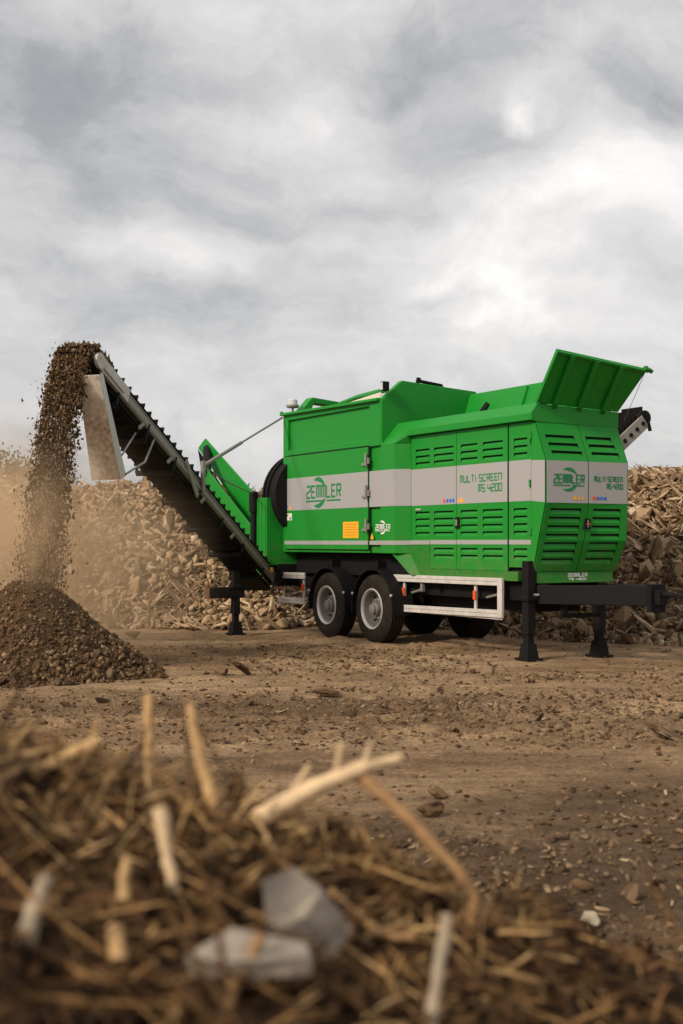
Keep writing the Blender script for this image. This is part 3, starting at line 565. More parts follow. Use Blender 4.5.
m = MB(); m.box(-1.80, -1.70, -.028, -.005, 1.80, 1.97); m.cur = 1; m.box(-1.775, -1.735, -.040, -.029, 1.84, 1.93); m.build('latch', [M_BLACK, M_STEEL], d2, .004)
m = MB(); m.box(-2.88, -2.74, -.024, -.005, 2.09, 2.115); m.build('handle', M_ALU, d1, .004)
m = MB()
for z in (3.0, 2.4, 1.75, 1.3): m.tube([(-.022, -.022, z - .05), (-.022, -.022, z + .05)], .014)
m.build('hinge', M_GREEN, d3)
m = MB(); m.box(-.545, -.51, .004, .03, 1.2, 3.24); m.build('door_gap', M_GAP, root)
# hopper rim
m = MB()
sec = [(-.085, 3.255), (-.085, 3.352), (.10, 3.505), (.22, 3.505), (.22, 3.255)]
m.prism([(-3.03, b, z) for b, z in sec], (3.09, 0, 0))
m.build('hopper_rim', M_GREEN, root, .008)
m = MB(); m.prism([(.04, -.085, 3.255), (.04, -.085, 3.352), (.04, .02, 3.48), (.04, 1.46, 3.43), (.04, 1.46, 3.205), (.04, .02, 3.23)], (.05, 0, 0)); m.build('hopper_front', M_GREEN, root, .008)
m = MB(); m.hexa([(-3.58, 1.28, 3.3), (.04, 1.28, 3.3), (.04, 1.33, 3.3), (-3.58, 1.33, 3.3), (-3.58, 1.50, 4.045), (.04, 1.50, 4.05), (.04, 1.55, 4.05), (-3.58, 1.55, 4.045)])
for a in (-2.05, -.9): m.bar((a - .0, 1.29, 3.42), (a + .04, 1.48, 4.02), .06, .05)
m.build('hopper_wall', M_GREEN, root, .008)
m = MB(); m.hexa([(-3.58, .2, 3.40), (.04, .2, 3.40), (.04, 1.3, 3.32), (-3.58, 1.3, 3.32), (-3.58, .2, 3.44), (.04, .2, 3.44), (.04, 1.3, 3.36), (-3.58, 1.3, 3.36)]); m.build('hopper_belt', M_BELT, root)
m = MB(); m.bar((-3.05, 1.36, 3.70), (-2.95, 1.41, 3.84), .04, .07); m.build('hopper_bracket', M_BLACK, root)
# hopper flap with ribs
fb = [Vector((.075, .0, 3.492)), Vector((.075, 1.465, 3.432)), Vector((.575, 1.56, 3.985)), Vector((.575, -.03, 4.145))]
fn = (fb[1] - fb[0]).cross(fb[3] - fb[0]).normalized()
if fn.x < 0: fn = -fn
m = MB(); m.prism(fb, -fn * .03); flap = m.build('hopper_flap', M_GREEN, root, .006)
fp = lambda s, t: (fb[0] * (1 - s) + fb[1] * s) * (1 - t) + (fb[3] * (1 - s) + fb[2] * s) * t
for s0, s1 in ((.21, .17), (.51, .43), (.80, .71)):
    m = MB(); m.bar(fp(s0, .02) + fn * .024, fp(s1, .97) + fn * .024, .085, .044, fn); m.build('rib', M_GREEN, flap, .006)
    m = MB(); m.bar(fp(s0, -.05) + fn * .01 - EB * .07, fp(s0, -.05) + fn * .01 + EB * .07, .05, .05, EZ); m.bar(fp(s0, -.09) + fn * .02, fp(s0, .05) + fn * .045, .05, .05, fn); m.build('hinge', M_GREEN2, flap, .004)
m = MB(); m.bar(fp(0, .97) + fn * .015, fp(1.0, .97) + fn * .015, .035, .04, fn); m.bar(fp(.005, 0) + fn * .012, fp(.005, 1) + fn * .012, .02, .03, fn); m.build('flap_edge', M_GREEN, flap, .004)
m = MB(); m.bar(fp(.96, 1.0), fp(1.05, .985), .05, .07, fn); m.bar(fp(.985, .99) - fn * .05, fp(.985, 1.03) - fn * .0, .03, .05, fn); m.build('catch', M_GREEN2, flap, .004)
m = MB(); m.tube([fp(.99, .95), Vector((.16, 1.5, 3.30))], .004, 6); m.build('flap_wire', M_STEEL, flap)
# nose with two doors
def nz(s, z):             # nose surface: s 0..1 across, z height
    zz = [1.20, 1.62, 2.13, 2.70, 3.225]; l = [.035, .148, .300, .300, .075]; r = [.05, .27, .30, .30, .075]
    return Vector((np.interp(z, zz, l) * (1 - s) + np.interp(z, zz, r) * s, s * 1.44, z))
def nnorm(s, z): 
    a = nz(s + .01, z) - nz(s - .01, z); b = nz(s, z + .01) - nz(s, z - .01); return a.cross(b).normalized()
ZL = [1.20, 1.62, 2.13, 2.70, 3.225]
m = MB(); off = Vector((-.065, 0, 0)); o0 = 0
for s in (0., 1.): m.v += [tuple(nz(s, z) + off) for z in ZL] + [(-.08, s * 1.44, z) for z in ZL]
k = 10
for i in range(4):
    m.face((i, i + 1, k + i + 1, k + i)); m.face((5 + i, 5 + i + 1, k + 5 + i + 1, k + 5 + i)); m.face((i, i + 1, 5 + i + 1, 5 + i)); m.face((k + i, k + i + 1, k + 5 + i + 1, k + 5 + i))
m.face((0, k, k + 5, 5)); m.face((4, k + 4, k + 9, 9)); m.build('nose_frame', M_GAP, root)
for yy, yo in ((1.44, .012), (0., -.014)):
    m = MB(); s = 0 if yy == 0 else 1; zt = [nz(s, z) + Vector((-.004, 0, 0)) for z in ZL]
    m.prism(zt + [Vector((-.03, yy, ZL[-1])), Vector((-.03, yy, ZL[0]))] if False else zt + [Vector((.004, yy, ZL[-1])), Vector((.004, yy, ZL[0]))], (0, yo, 0))
    ns = m.build('nose_side', M_GREEN, root)
m = MB(); m.prism([nz(0, 2.135) + Vector((-.004, 0, 0)), nz(0, 2.70) + Vector((-.004, 0, 0)), Vector((.006, 0, 2.715)), Vector((.006, 0, 2.16))], (0, -.017, 0)); m.build('grey_band', M_GREY, ns)
def ndoor(s0, s1, cols_hi, cols_lo):
    m = MB(); f = lambda u, v, o: nz(u, v) + nnorm(u, min(max(v, 1.215), 3.21)) * (o + .006)
    hs = []
    for k, z in enumerate((3.045, 2.935, 2.825)): hs.append(((cols_hi[0] + .015 * k) / 1.44, (cols_hi[1] + .03 * k) / 1.44, z - .06, z + .012))
    for k in range(7): z = [2.045, 1.93, 1.815, 1.70, 1.585, 1.475, 1.365][k]; hs.append((cols_lo[0] / 1.44, cols_lo[1] / 1.44, z - .062, z + .014))
    g = lambda u, v, o: f(u, v, o)
    m.panel(g, s0, s1, 1.20, 1.62 - .0, [h for h in hs if h[3] < 1.62], .036); m.panel(g, s0, s1, 1.62, 2.13, [h for h in hs if 1.62 <= h[2] and h[3] < 2.13], .036)
    m.panel(g, s0, s1, 2.13, 2.70, [], .03); m.panel(g, s0, s1, 2.70, 3.225, [h for h in hs if h[2] > 2.70], .034)
    o = m.build('nose_door', [M_GREEN, M_SLOT], root)
    m = MB(); a = [nz(s0 + .002, 2.13), nz(s1 - .002, 2.13), nz(s1 - .002, 2.70), nz(s0 + .002, 2.70)]; m.prism([q + EA * .0065 for q in a], (.003, 0, 0)); m.build('grey_band', M_GREY, o)
    return o
n1 = ndoor(.006, .503, (.10, .60), (.09, .62)); n2 = ndoor(.511, .994, (.80, 1.26), (.83, 1.31))
fx = .3105
def onnose(b, z): return nz(b / 1.44, z) + EA * .0125
m = MB(); logo(m, onnose(.13, 2.40), EB, EZ, NF, .52, .11, .021, .165, .25); m.build('logo', M_LOGO, n1)
m = MB(); text(m, 'MULTI', onnose(.835, 2.435), EB, EZ, NF, .195, .065, .013); m.build('lettering', M_LOGO, n2); m = MB(); text(m, 'SCREEN', onnose(1.07, 2.435), EB, EZ, NF, .265, .065, .013); m.build('lettering', M_LOGO, n2); m = MB(); text(m, 'MS 4200', onnose(1.06, 2.335), EB, EZ, NF, .28, .065, .013); m.build('lettering', M_LOGO, n2)
m = MB(); stickers(m, onnose(.47, 2.175), EB, EZ, NF, .05, [(0, 'sq', 0), (.07, 'tri', 0), (.14, 'tri', 0)]); m.build('safety_sticker', M_YEL, n1)
m = MB(); stickers(m, onnose(.80, 2.175), EB, EZ, NF, .05, [(0, 'sq', 0), (.07, 'round', 1), (.135, 'round', 1), (.2, 'round', 1)]); m.build('safety_sticker', [M_RED, M_BLUE], n2)
q = onnose(.735, 1.85); m = MB(); m.box(q.x - .03, q.x + .02, .69, .79, 1.78, 1.92); m.cur = 1; m.box(q.x + .021, q.x + .028, .735, .755, 1.80, 1.90); m.cur = 2; m.box(q.x + .029, q.x + .034, .71, .78, 1.835, 1.85); m.build('latch', [M_BLACK, M_STEEL, M_RED], n1, .003)
m = MB()
for z in (3.05, 1.75): m.tube([(.0, -.018, z - .05), (.0, -.018, z + .05)], .016)
m.build('hinge', M_GREEN2, n1)
m = MB(); m.box(-.02, .03, .06, 1.41, 1.035, 1.195); nb = m.build('nose_base', M_GREEN, root, .006)
m = MB(); text(m, 'ZEMMLER', (.032, .60, 1.12), EB, EZ, NF, .34, .045, .012); m.build('lettering', M_WHITE, nb); m = MB(); text(m, 'MS 4200', (.032, .62, 1.075), EB, EZ, NF, .30, .022, .009); m.build('lettering', M_WHITE, nb)
# chassis and drawbar
m = MB()
m.box(-7.1, .05, .10, .24, .78, 1.03); m.box(-7.1, .05, 1.16, 1.30, .78, 1.03)
for a in (-6.9, -5.9, -4.3, -2.4, -1.0, -.1): m.box(a, a + .12, .1, 1.3, .80, 1.0)
m.box(-6.9, -2.9, .0, 1.5, 1.04, 1.40)  # undercarriage block, black also for the shadow above the wheels
m.box(-2.95, -.35, .32, 1.15, .62, 1.05); m.build('chassis', M_BLACK, root, .01)
m = MB(); m.hexa([(-.1, .0, .75), (-.1, .10, .75), (1.6, .80, .78), (1.6, .66, .78), (-.1, .0, 1.01), (-.1, .10, 1.01), (1.6, .80, 1.04), (1.6, .66, 1.04)])
m.hexa([(-.1, 1.34, .75), (-.1, 1.44, .75), (1.6, .80, .78), (1.6, .70, .78), (-.1, 1.34, 1.01), (-.1, 1.44, 1.01), (1.6, .80, 1.04), (1.6, .70, 1.04)])
m.box(-.12, .0, .0, 1.44, .76, 1.0); m.box(.7, .8, .40, 1.05, .77, 1.0); db = m.build('drawbar', M_BLACK, root, .012)
m = MB(); m.box(1.58, 1.66, .60, .86, .70, 1.06); m.box(1.66, 1.76, .66, .80, .80, .98); m.tube([(1.70, .73, .93), (2.02, .73, .93)], .035); m.lathe((2.10, .73, .93), EZ, [(-.025, .05), (-.025, .095), (.025, .095), (.025, .05)], 20, True); m.build('coupling', M_BLACK, db, .006)
m = MB(); m.box(.25, .32, .28, .36, .58, .78); m.box(.25, .32, .86, .94, .58, .78); m.box(.25, .32, .28, .94, .57, .63); m.build('step_frame', M_BLACK, db, .006)
m = MB(); m.tube([(.08, .06, .88), (.02, -.02, .88), (.02, -.1, .86)], .018); m.build('air_hose', M_STEEL, db, smooth=40)
def jack(a, b, top, w=.135):
    m = MB(); m.box(a - w / 2, a + w / 2, b - w / 2, b + w / 2, .34, top); m.box(a - w / 2 - .03, a + w / 2 + .03, b - w / 2 - .03, b + w / 2 + .03, .80, .86)
    o = m.build('jack_leg', M_BLACK, root, .01)
    m = MB(); m.box(a - w * .38, a + w * .38, b - w * .38, b + w * .38, .10, .36); m.build('inner_tube', M_BLACK, o, .006)
    m = MB(); m.hexa([(a - .10, b - .10, .022), (a + .10, b - .10, .022), (a + .10, b + .10, .022), (a - .10, b + .10, .022), (a - .075, b - .075, .22), (a + .075, b - .075, .22), (a + .075, b + .075, .22), (a - .075, b + .075, .22)]); m.box(a - .15, a + .15, b - .13, b + .13, -.01, .022); m.build('foot', M_BLACK, o, .006)
    return o
jack(-.02, -.04, 1.34); jack(.03, 1.16, .82)
j3 = jack(-6.45, -1.43, 1.10, .125)
m = MB(); m.box(-6.56, -6.38, -1.95, -1.28, .63, .82); m.build('outrigger_beam', M_BLACK, root, .01); m = MB(); m.box(-6.575, -6.365, -1.965, -1.948, .62, .83); m.build('outrigger_end', M_RUST, root)
# wheels
def wheel(a, b, side):
    r = .555; hw = .17; c = Vector((a, b, r - .03)); ax = Vector((0, side, 0))
    prof = [(-hw, .33), (-hw - .005, .40), (-hw + .012, .49), (-hw + .035, .535), (-hw + .06, r)]
    for g in (-.09, -.03, .03, .09): prof += [(g - .012, r), (g - .009, r - .02), (g + .009, r - .02), (g + .012, r)]
    prof += [(hw - .06, r), (hw - .035, .535), (hw - .012, .49), (hw + .005, .44), (hw + .003, .40), (hw - .002, .345), (hw - .02, .32)]
    wr = bpy.data.objects.new('wheel', None); COL.objects.link(wr); wr.parent = root; wr.empty_display_size = .3
    m = MB(); m.lathe(c, ax, prof, 56, True); m.build('tyre', M_RUB, wr, smooth=28)
    m = MB(); m.lathe(c, ax, [(hw - .015, .335), (hw + .004, .325), (hw + .004, .312), (hw - .012, .297), (hw - .035, .290), (hw - .05, .292)], 48, caps=False)
    rm = m.build('rim', M_RIM, wr, smooth=35)
    m = MB(); m.lathe(c, ax, [(hw - .045, .290), (hw - .09, .275), (hw - .15, .245), (hw - .165, .20), (hw - .135, .165), (hw - .13, .14), (hw - .13, .09)], 48, caps=False); m.build('wheel_disc', M_DISC, rm, smooth=35)
    m = MB(); m.lathe(c + ax * (hw - .135), ax, [(0, .105), (.075, .10), (.09, .085), (.13, .08), (.14, .06), (.142, .0)], 24); m.build('hub', M_STEEL, rm, smooth=35)
    for k in range(10):
        t = 2 * math.pi * k / 10; p = c + ax * (hw - .140) + Vector((math.cos(t) * .150, 0, math.sin(t) * .150)); m = MB(); m.tube([p, p + ax * .035], .016, 6); m.build('wheel_nut', M_RIM, rm)
    m = MB()
    for k in range(10):
        t = 2 * math.pi * (k + .5) / 10; p = c + ax * (hw - .156) + Vector((math.cos(t) * .222, 0, math.sin(t) * .222)); m.tube([p, p + ax * .012], .026, 10)
    m.build('hand_hole', M_GAP, rm)
    return wr
AXL = (-5.30, -3.80)
for a in AXL: wheel(a, -.10, -1); wheel(a, 1.68, 1)
for a in AXL:
    m = MB(); m.tube([(a, .0, .53), (a, 1.6, .53)], .07, 14); m.build('axle', M_BLACK, root, smooth=40)
for a in AXL:
    for b in (-.27, 1.46):
        m = MB(); A = []; nseg = 14
        for k in range(nseg + 1):
            t = R(-8 + 196 * k / nseg); A.append((a + .645 * math.cos(t), max(.50, .53) + .645 * math.sin(t)))
        for k in range(nseg):
            (x0, z0), (x1, z1) = A[k], A[k + 1]; m.prism([(x0, b, z0), (x1, b, z1), (x1 * .97 + a * .03, b, .53 + (z1 - .53) * .97), (x0 * .97 + a * .03, b, .53 + (z0 - .53) * .97)], (0, .40, 0))
        m.box(a - .03, a + .03, b + .1, b + .3, 1.15, 1.3); mg = m.build('mudguard', M_BLACK, root, smooth=40)
        m = MB()
        for sx in (-.6, .6): m.tube([(a + sx, b - .012, .76), (a + sx, b + .01, .76)], .022, 8)
        m.build('bolt', M_ALU, mg)
# side rails
def rail(a0, a1, b, zt0, zt1, zb0, zb1, posts, endpost, name='side_rail'):
    zt = lambda a: zt0 + (zt1 - zt0) * (a - a0) / (a1 - a0); zb = lambda a: zb0 + (zb1 - zb0) * (a - a0) / (a1 - a0)
    m = MB()
    for f, h in ((zt, -.055), (zb, .055)):
        for dz in (-.028, .028): m.bar((a0, b, f(a0) + h + dz), (a1, b, f(a1) + h + dz), .035, .052)
        m.box(a0 + .002, a1 - .002, b + .008, b + .016, f(a0) + h - .05, f(a0) + h + .05)
    if endpost: m.box(a1 - .09, a1 + .02, b - .022, b + .02, zb1, zt1)
    o = m.build(name, M_RAIL, root, .005)
    for pa in posts:
        m = MB(); m.box(pa - .025, pa + .025, b + .02, b + .05, zb(pa) + .05, zt(pa) - .05); po = m.build('post', M_RAIL, o, .004)
        m = MB(); zc = (zb(pa) + zt(pa)) / 2 + .03; m.box(pa - .032, pa + .032, b - .0, b + .019, zc - .075, zc + .055); m.build('reflector', M_RED, po, .004)
    return o
r1 = rail(-3.50, -.62, -.04, 1.085, 1.095, .50, .535, (-3.22, -1.30), True)
for pa in (-2.75, -.75):
    m = MB(); m.tube([(pa - .45, .12, .80), (pa, .0, .86)], .02); m.tube([(pa, .0, .86), (pa + .06, -.01, .87)], .035); m.box(pa + .02, pa + .07, -.03, .02, .84, .96); m.build('rail_lock', M_STEEL, r1)
r2 = rail(-7.15, -6.12, AF - .02, 1.05, 1.06, .50, .50, (-7.0, -6.22), False)
m = MB(); m.box(-7.13, -6.9, AF - .042, AF - .036, 1.0, 1.05); m.build('rust_patch', M_RUST, r2)
m = MB(); m.lathe((-6.1, .1, .25), EZ, [(-.1, .12), (.1, .07)], 12); m.tube([(-6.1, .1, .3), (-6.1, .1, .85)], .025); m.build('air_bottle', M_BLACK, root)
# beacon, work lamp
m = MB(); m.tube([(-6.72, AF + .05, 3.88), (-6.72, AF + .05, 4.02)], .02); bc = m.build('beacon', M_STEEL, root)
m = MB(); m.lathe((-6.72, AF + .05, 4.02), EZ, [(0, .10), (.02, .115), (.05, .115), (.05, .09)], 18); m.build('beacon_base', M_STEEL, bc)
m = MB(); m.lathe((-6.72, AF + .05, 4.07), EZ, [(0, .09), (.09, .085), (.12, .05), (.125, 0)], 18); m.build('beacon_dome', M_LENS, bc, smooth=40)
m = MB(); m.box(-3.56, -3.47, AF - .03, AF + .09, 4.0, 4.15); m.bar((-3.53, AF + .04, 3.88), (-3.53, AF + .04, 4.0), .03, .05); wl = m.build('work_lamp', M_BLACK, root, .01)
m = MB(); m.box(-3.55, -3.48, AF - .035, AF - .029, 4.015, 4.135); m.build('lens', M_LENS, wl)
# drum ring, rear hopper, hydraulic post
m = MB(); c = Vector((-7.0, .30, 2.44)); m.lathe(c, -EA, [(-.2, .78), (.06, .78), (.06, .82), (.12, .82), (.12, .78), (.22, .78), (.22, .81), (.28, .81), (.28, .76), (.36, .74), (.36, .64)], 56); m.build('drum', M_STEEL if False else M_BLACK, root, smooth=30)
m = MB(); m.box(-7.42, -6.99, -.56, 1.4, 1.18, 2.40)
for k in range(6): m.box(-7.43, -7.40, -.50 + k * .3, -.44 + k * .3, 1.2, 2.38); 
for k in range(3): m.box(-7.36 + k * .14, -7.31 + k * .14, -.575, -.555, 1.2, 2.39)
m.build('rear_hopper', M_GREEN, root, .008)
m = MB(); m.box(-7.3, -6.95, -.35, 1.3, .80, 1.2); m.build('rear_frame', M_BLACK, root, .01)
m = MB(); m.tube([(-7.45, -.60, 1.1), (-7.45, -.60, 2.15)], .06, 14); m.tube([(-7.45, -.60, 2.15), (-7.45, -.60, 2.52)], .085, 14); m.build('hydraulic_post', M_BLACK, root, smooth=40)
# rear conveyor running straight back
rcm = bpy.data.objects.new('rear_conveyor', None); COL.objects.link(rcm); rcm.parent = root
NW = [Vector(q) for q in [(-10.972, 0.0, 3.171), (-8.188, 0.0, 1.6), (-8.188, 0.0, 0.875), (-10.972, 0.0, 2.48)]]; FWL = [Vector(q) for q in [(-12.433, 0.45, 3.677), (-12.05, 0.45, 3.86), (-9.507, 0.45, 2.526), (-9.507, 0.45, 1.741)]]
m = MB(); m.prism(NW, (0, -.03, 0)); m.build('side_wall', M_GREEN, rcm, .005)
m = MB(); m.prism(FWL, (0, .03, 0)); m.build('side_wall', M_GREEN, rcm, .005)
m = MB(); m.prism([NW[3], NW[2], FWL[3] - EZ * .1, FWL[0] - EZ * .05], (0, 0, .03)); m.build('belt', M_BELT, rcm)
m = MB(); m.tube([NW[0] + Vector((.1, -.02, -.16)), FWL[0] + Vector((.5, .0, -.05))], .09, 16); m.build('head_pulley', M_BLACK, rcm, smooth=40)
for t in (.3, .62):
    m = MB(); p_ = NW[3].lerp(NW[2], t) + EZ * .05; q_ = FWL[0].lerp(FWL[3], t) ; m.tube([p_, q_], .035, 8); m.build('roller', M_RUST, rcm, smooth=40)
# the tall discharge conveyor, swung out towards the left
cB = Vector((-1.20, 23.75, .89)); cH = Vector((-3.30, 17.55, 4.02))
Dv = (cH - cB); Dl = Dv.length; Du = Dv.normalized(); Nn = Vector((Du.y, -Du.x, 0)).normalized()
if Nn.x < 0: Nn = -Nn
Up = Nn.cross(Du); Up = Up if Up.z > 0 else -Up; CW = .56
def cp(t, n, h): return L(cB + Du * (t * Dl) - Nn * n + Up * h)
lv = lambda v: L(Vector((P0[0], P0[1], 0)) + v)
UpL = lv(Up); NnL = lv(Nn); DuL = lv(Du)
cv = bpy.data.objects.new('discharge_conveyor', None); COL.objects.link(cv); cv.parent = root
def cbar(m, t0, t1, n, h, w, hh): m.bar(cp(t0, n, h), cp(t1, n, h), w, hh, UpL)
for n, nm in ((0., 'side_frame'), (CW, 'side_frame')):
    m = MB(); cbar(m, .02, .985, n, .0, .035, .14); cbar(m, .02, .985, n - (.012 if n == 0 else -.012), .072, .05, .016); cbar(m, .02, .985, n - (.012 if n == 0 else -.012), -.072, .05, .016)
    if n == 0: cbar(m, .04, .62, -.03, -.03, .03, .05); cbar(m, .55, .985, -.02, .0, .03, .10)
    m.build(nm, M_FRAME, cv, .004)
m = MB(); cbar(m, .875, 1.0, -.035, .03, .025, .20); cbar(m, .92, .98, -.05, .02, .03, .05); m.tube([cp(.90, -.06, -.02), cp(.985, -.06, -.02)], .015); m.build('take_up_plate', M_ALU, cv, .005)
m = MB(); m.tube([cp(1.0, -.055, .03), cp(1.0, -.01, .03)], .11, 20); m.build('bearing', M_ALU, cv, smooth=40)
m = MB(); m.tube([cp(1.0, .02, .03), cp(1.0, CW - .02, .03)], .145, 22); m.build('head_pulley', M_BELT, cv, smooth=40)
# belt: top run, bottom run
m = MB(); w0, w1 = .02, CW - .02
def slab(t0, t1, h0, h1):
    m.hexa([cp(t0, w0, h0), cp(t0, w1, h0), cp(t1, w1, h0), cp(t1, w0, h0), cp(t0, w0, h1), cp(t0, w1, h1), cp(t1, w1, h1), cp(t1, w0, h1)])
slab(.02, 1.0, .165, .18); slab(.02, .995, -.20, -.185)
for k in range(10):
    t0 = math.pi * k / 10 - math.pi / 2; t1 = math.pi * (k + 1) / 10 - math.pi / 2
    f = lambda t, r: (1.0 + math.cos(t) * r / Dl, .0 + .0 + math.sin(t) * r)
    a = [f(t0, .182), f(t1, .182), f(t1, .168), f(t0, .168)]
    m.hexa([cp(q[0], w0, q[1]) for q in a] + [cp(q[0], w1, q[1]) for q in a])
belt = m.build('belt', M_BELT, cv)
for k in range(31):
    t = .035 + k * .0316
    m = MB(); m.hexa([cp(t, w0 + .01, .18), cp(t, w1 - .01, .18), cp(t + .004, w1 - .01, .18), cp(t + .004, w0 + .01, .18), cp(t, w0 + .01, .265), cp(t, w1 - .01, .265), cp(t + .0025, w1 - .01, .265), cp(t + .0025, w0 + .01, .265)]); m.build('cleat', M_BELT, belt)
    if k < 30:
        m = MB(); m.hexa([cp(t, w0 + .01, -.2), cp(t, w1 - .01, -.2), cp(t + .004, w1 - .01, -.2), cp(t + .004, w0 + .01, -.2), cp(t, w0 + .01, -.255), cp(t, w1 - .01, -.255), cp(t + .0025, w1 - .01, -.255), cp(t + .0025, w0 + .01, -.255)]); m.build('cleat', M_BELT, belt)
for k in range(7):
    t0 = -math.pi * .45 + math.pi * .95 * k / 6; c, s_ = math.cos(t0), math.sin(t0)
    q = [(1 + c * .18 / Dl, s_ * .18), (1 + c * .25 / Dl, s_ * .25), (1 + (c * .25 - s_ * .02) / Dl, s_ * .25 + c * .02), (1 + (c * .18 - s_ * .02) / Dl, s_ * .18 + c * .02)]
    m = MB(); m.hexa([cp(a[0], w0 + .01, a[1]) for a in q] + [cp(a[0], w1 - .01, a[1]) for a in q]); m.build('cleat', M_BELT, belt)
for k in range(7):
    t = .10 + k * .135
    m = MB(); m.tube([cp(t, -.015, -.27), cp(t, CW + .015, -.27)], .045, 12); m.bar(cp(t, -.03, -.27), cp(t, -.03, .0), .02, .05, DuL); m.bar(cp(t, CW + .03, -.27), cp(t, CW + .03, .0), .02, .05, DuL); m.build('return_roller', M_BLACK, cv, smooth=40)
m = MB(); cbar(m, .02, .93, .03, -.06, .02, .18); cbar(m, .02, .93, CW - .03, -.06, .02, .18); m.build('inner_guard', M_BLACK, cv)
m = MB(); slab(.02, .10, -.26, -.22); m.build('tail_guard', M_BLACK, cv)
m = MB()
for t in (.30, .48, .66, .8): m.bar(cp(t, -.04, -.10), cp(t + .012, -.04, -.22), .03, .05, DuL)
m.build('roller_bracket', M_STEEL, cv, .003)
# stay plate near the middle of the frame
m = MB(); m.bar(cp(.60, -.05, .10), cp(.515, -.05, -.20), .02, .10, DuL); m.build('stay_plate', M_STEEL, cv, .004)
m = MB(); q = cp(.06, -.06, .02); m.tube([q, q + NnL * .03], .05, 10); m.build('yellow_cap', M_YEL, cv)
# deflector chute under the head
tl = L(W(77.6, 376, 17.25)); tr = L(W(99.0, 375, 17.2)); br_ = L(W(120.6, 479.5, 17.95)); bl = L(W(91.6, 480.5, 18.0))
cn = (tr - tl).cross(bl - tl).normalized()
m = MB(); m.prism([tl, tr, br_, bl], cn * .012)
ch = m.build('chute', M_CHUTE, cv)
back = L(W(104, 372, 17.55)) - tr
for side, (p_, q_) in enumerate(((tr, br_),)):
    m = MB(); m.prism([p_, L(W(102.5, 372, 17.45)), L(W(126, 476, 18.25)), q_], cn * .012); m.build('flange', M_ALU, ch, .003)
m = MB(); m.prism([tl, L(W(80, 374, 17.5)), L(W(97, 478, 18.3)), bl], cn * .01); m.build('flange', M_ALU, ch)
m = MB(); m.tube([L(W(122, 455, 18.1)), cp(.80, .05, -.25)], .014); m.tube([L(W(126, 474, 18.2)), L(W(145, 462, 18.6)), cp(.735, .0, -.05)], .016); m.build('chute_rod', M_STEEL, ch, smooth=50)
# tie rod and cable
a0 = L(W(203, 466, 20.6)); a1 = Vector((-6.98, AF - .03, 3.86))
m = MB(); m.tube([a0, a0.lerp(a1, .45)], .03, 12); m.tube([a0.lerp(a1, .45), a1], .017, 12); m.build('tie_rod', M_STEEL, root, smooth=40)
m = MB(); b1 = Vector((-7.45, -.6, 2.48)); m.tube([a0, a0.lerp(b1, .5) - EZ * .04, b1], .012, 8); m.build('cable', M_STEEL, root, smooth=40)
m = MB(); m.bar(a0 - EZ * .40, a0 + EZ * .08, .05, .09, EA); m.build('rod_bracket', M_STEEL, root, .005)
# far side conveyor seen past the nose
fcv = bpy.data.objects.new('side_conveyor', None); COL.objects.link(fcv); fcv.parent = root
e0 = L(W(598, 466, 20.0)); e1 = L(W(645, 421, 20.4))
ed = (e1 - e0).normalized(); eu = Vector((0, 0, 1)); ex_ = ed.cross(eu).normalized(); ey_ = ex_.cross(ed)
if ex_.dot(e0 - L(Vector((0, 0, CAMH)))) < 0: ex_ = -ex_
m = MB(); m.bar(e0, e1, .04, .22, EZ); m.build('side_frame', M_FRAME, fcv, .006)
for k in range(4):
    m = MB(); q = e0.lerp(e1, .55 + k * .13) - ex_ * .021; m.tube([q, q - ex_ * .012], .035, 10); m.build('bolt', M_BLACK, fcv)
m = MB(); m.bar(e0 + EZ * .12 + ex_ * .3, e1 + EZ * .12 + ex_ * .3, .5, .05, EZ); m.build('belt', M_BELT, fcv)
m = MB()
for k in range(7): 
    c = e0.lerp(e1, .50 + k * .08) + EZ * .19; m.bar(c + ex_ * .05, c + ex_ * .55, .02, .11, EZ)
m.build('cleat', M_BELT, fcv)
m = MB(); m.tube([e1 + ex_ * .0 + EZ * .05, e1 + ex_ * .6 + EZ * .05], .12, 16); m.build('head_pulley', M_BLACK, fcv, smooth=40)
m = MB(); m.bar(e1 + EZ * .10 - ex_ * .03, e1 + ed * .10 - EZ * .22 - ex_ * .03, .03, .06, ex_); m.build('scraper', M_BLACK, fcv, .004)
# ------------------------------------------------------------------ falling soil
n = 52000; t = .86 * RNG.random(n) ** .72; acr = RNG.uniform(.03, CW - .03, n)
Dh = np.array([Du.x, Du.y, 0]) / math.hypot(Du.x, Du.y); N3 = np.array(Nn)
st = np.array(cH + Up * .23) ; sp = RNG.normal(1.30, .13, n); up = RNG.normal(.22, .15, n)
lay = np.abs(RNG.normal(0, .045, n))
pos = st[None] - acr[:, None] * N3 + (sp * t)[:, None] * Dh + np.column_stack([np.zeros(n), np.zeros(n), up * t - 4.905 * t * t + lay - .04])
pos += RNG.normal(0, 1, (n, 3)) * (.012 + .068 * t[:, None]) * np.array([1, 1, .6])
strag = RNG.random(n) < .07; pos[strag] += RNG.normal(0, .16, (strag.sum(), 3)) * (t[strag][:, None] + .2)
k = pos[:, 2] > cone_h(pos[:, 0], pos[:, 1]) - .05; pos, t = pos[k], t[k]; n = len(pos)
s = sizes(n, .003, .032, 6.5) * (1.0 - .3 * t)
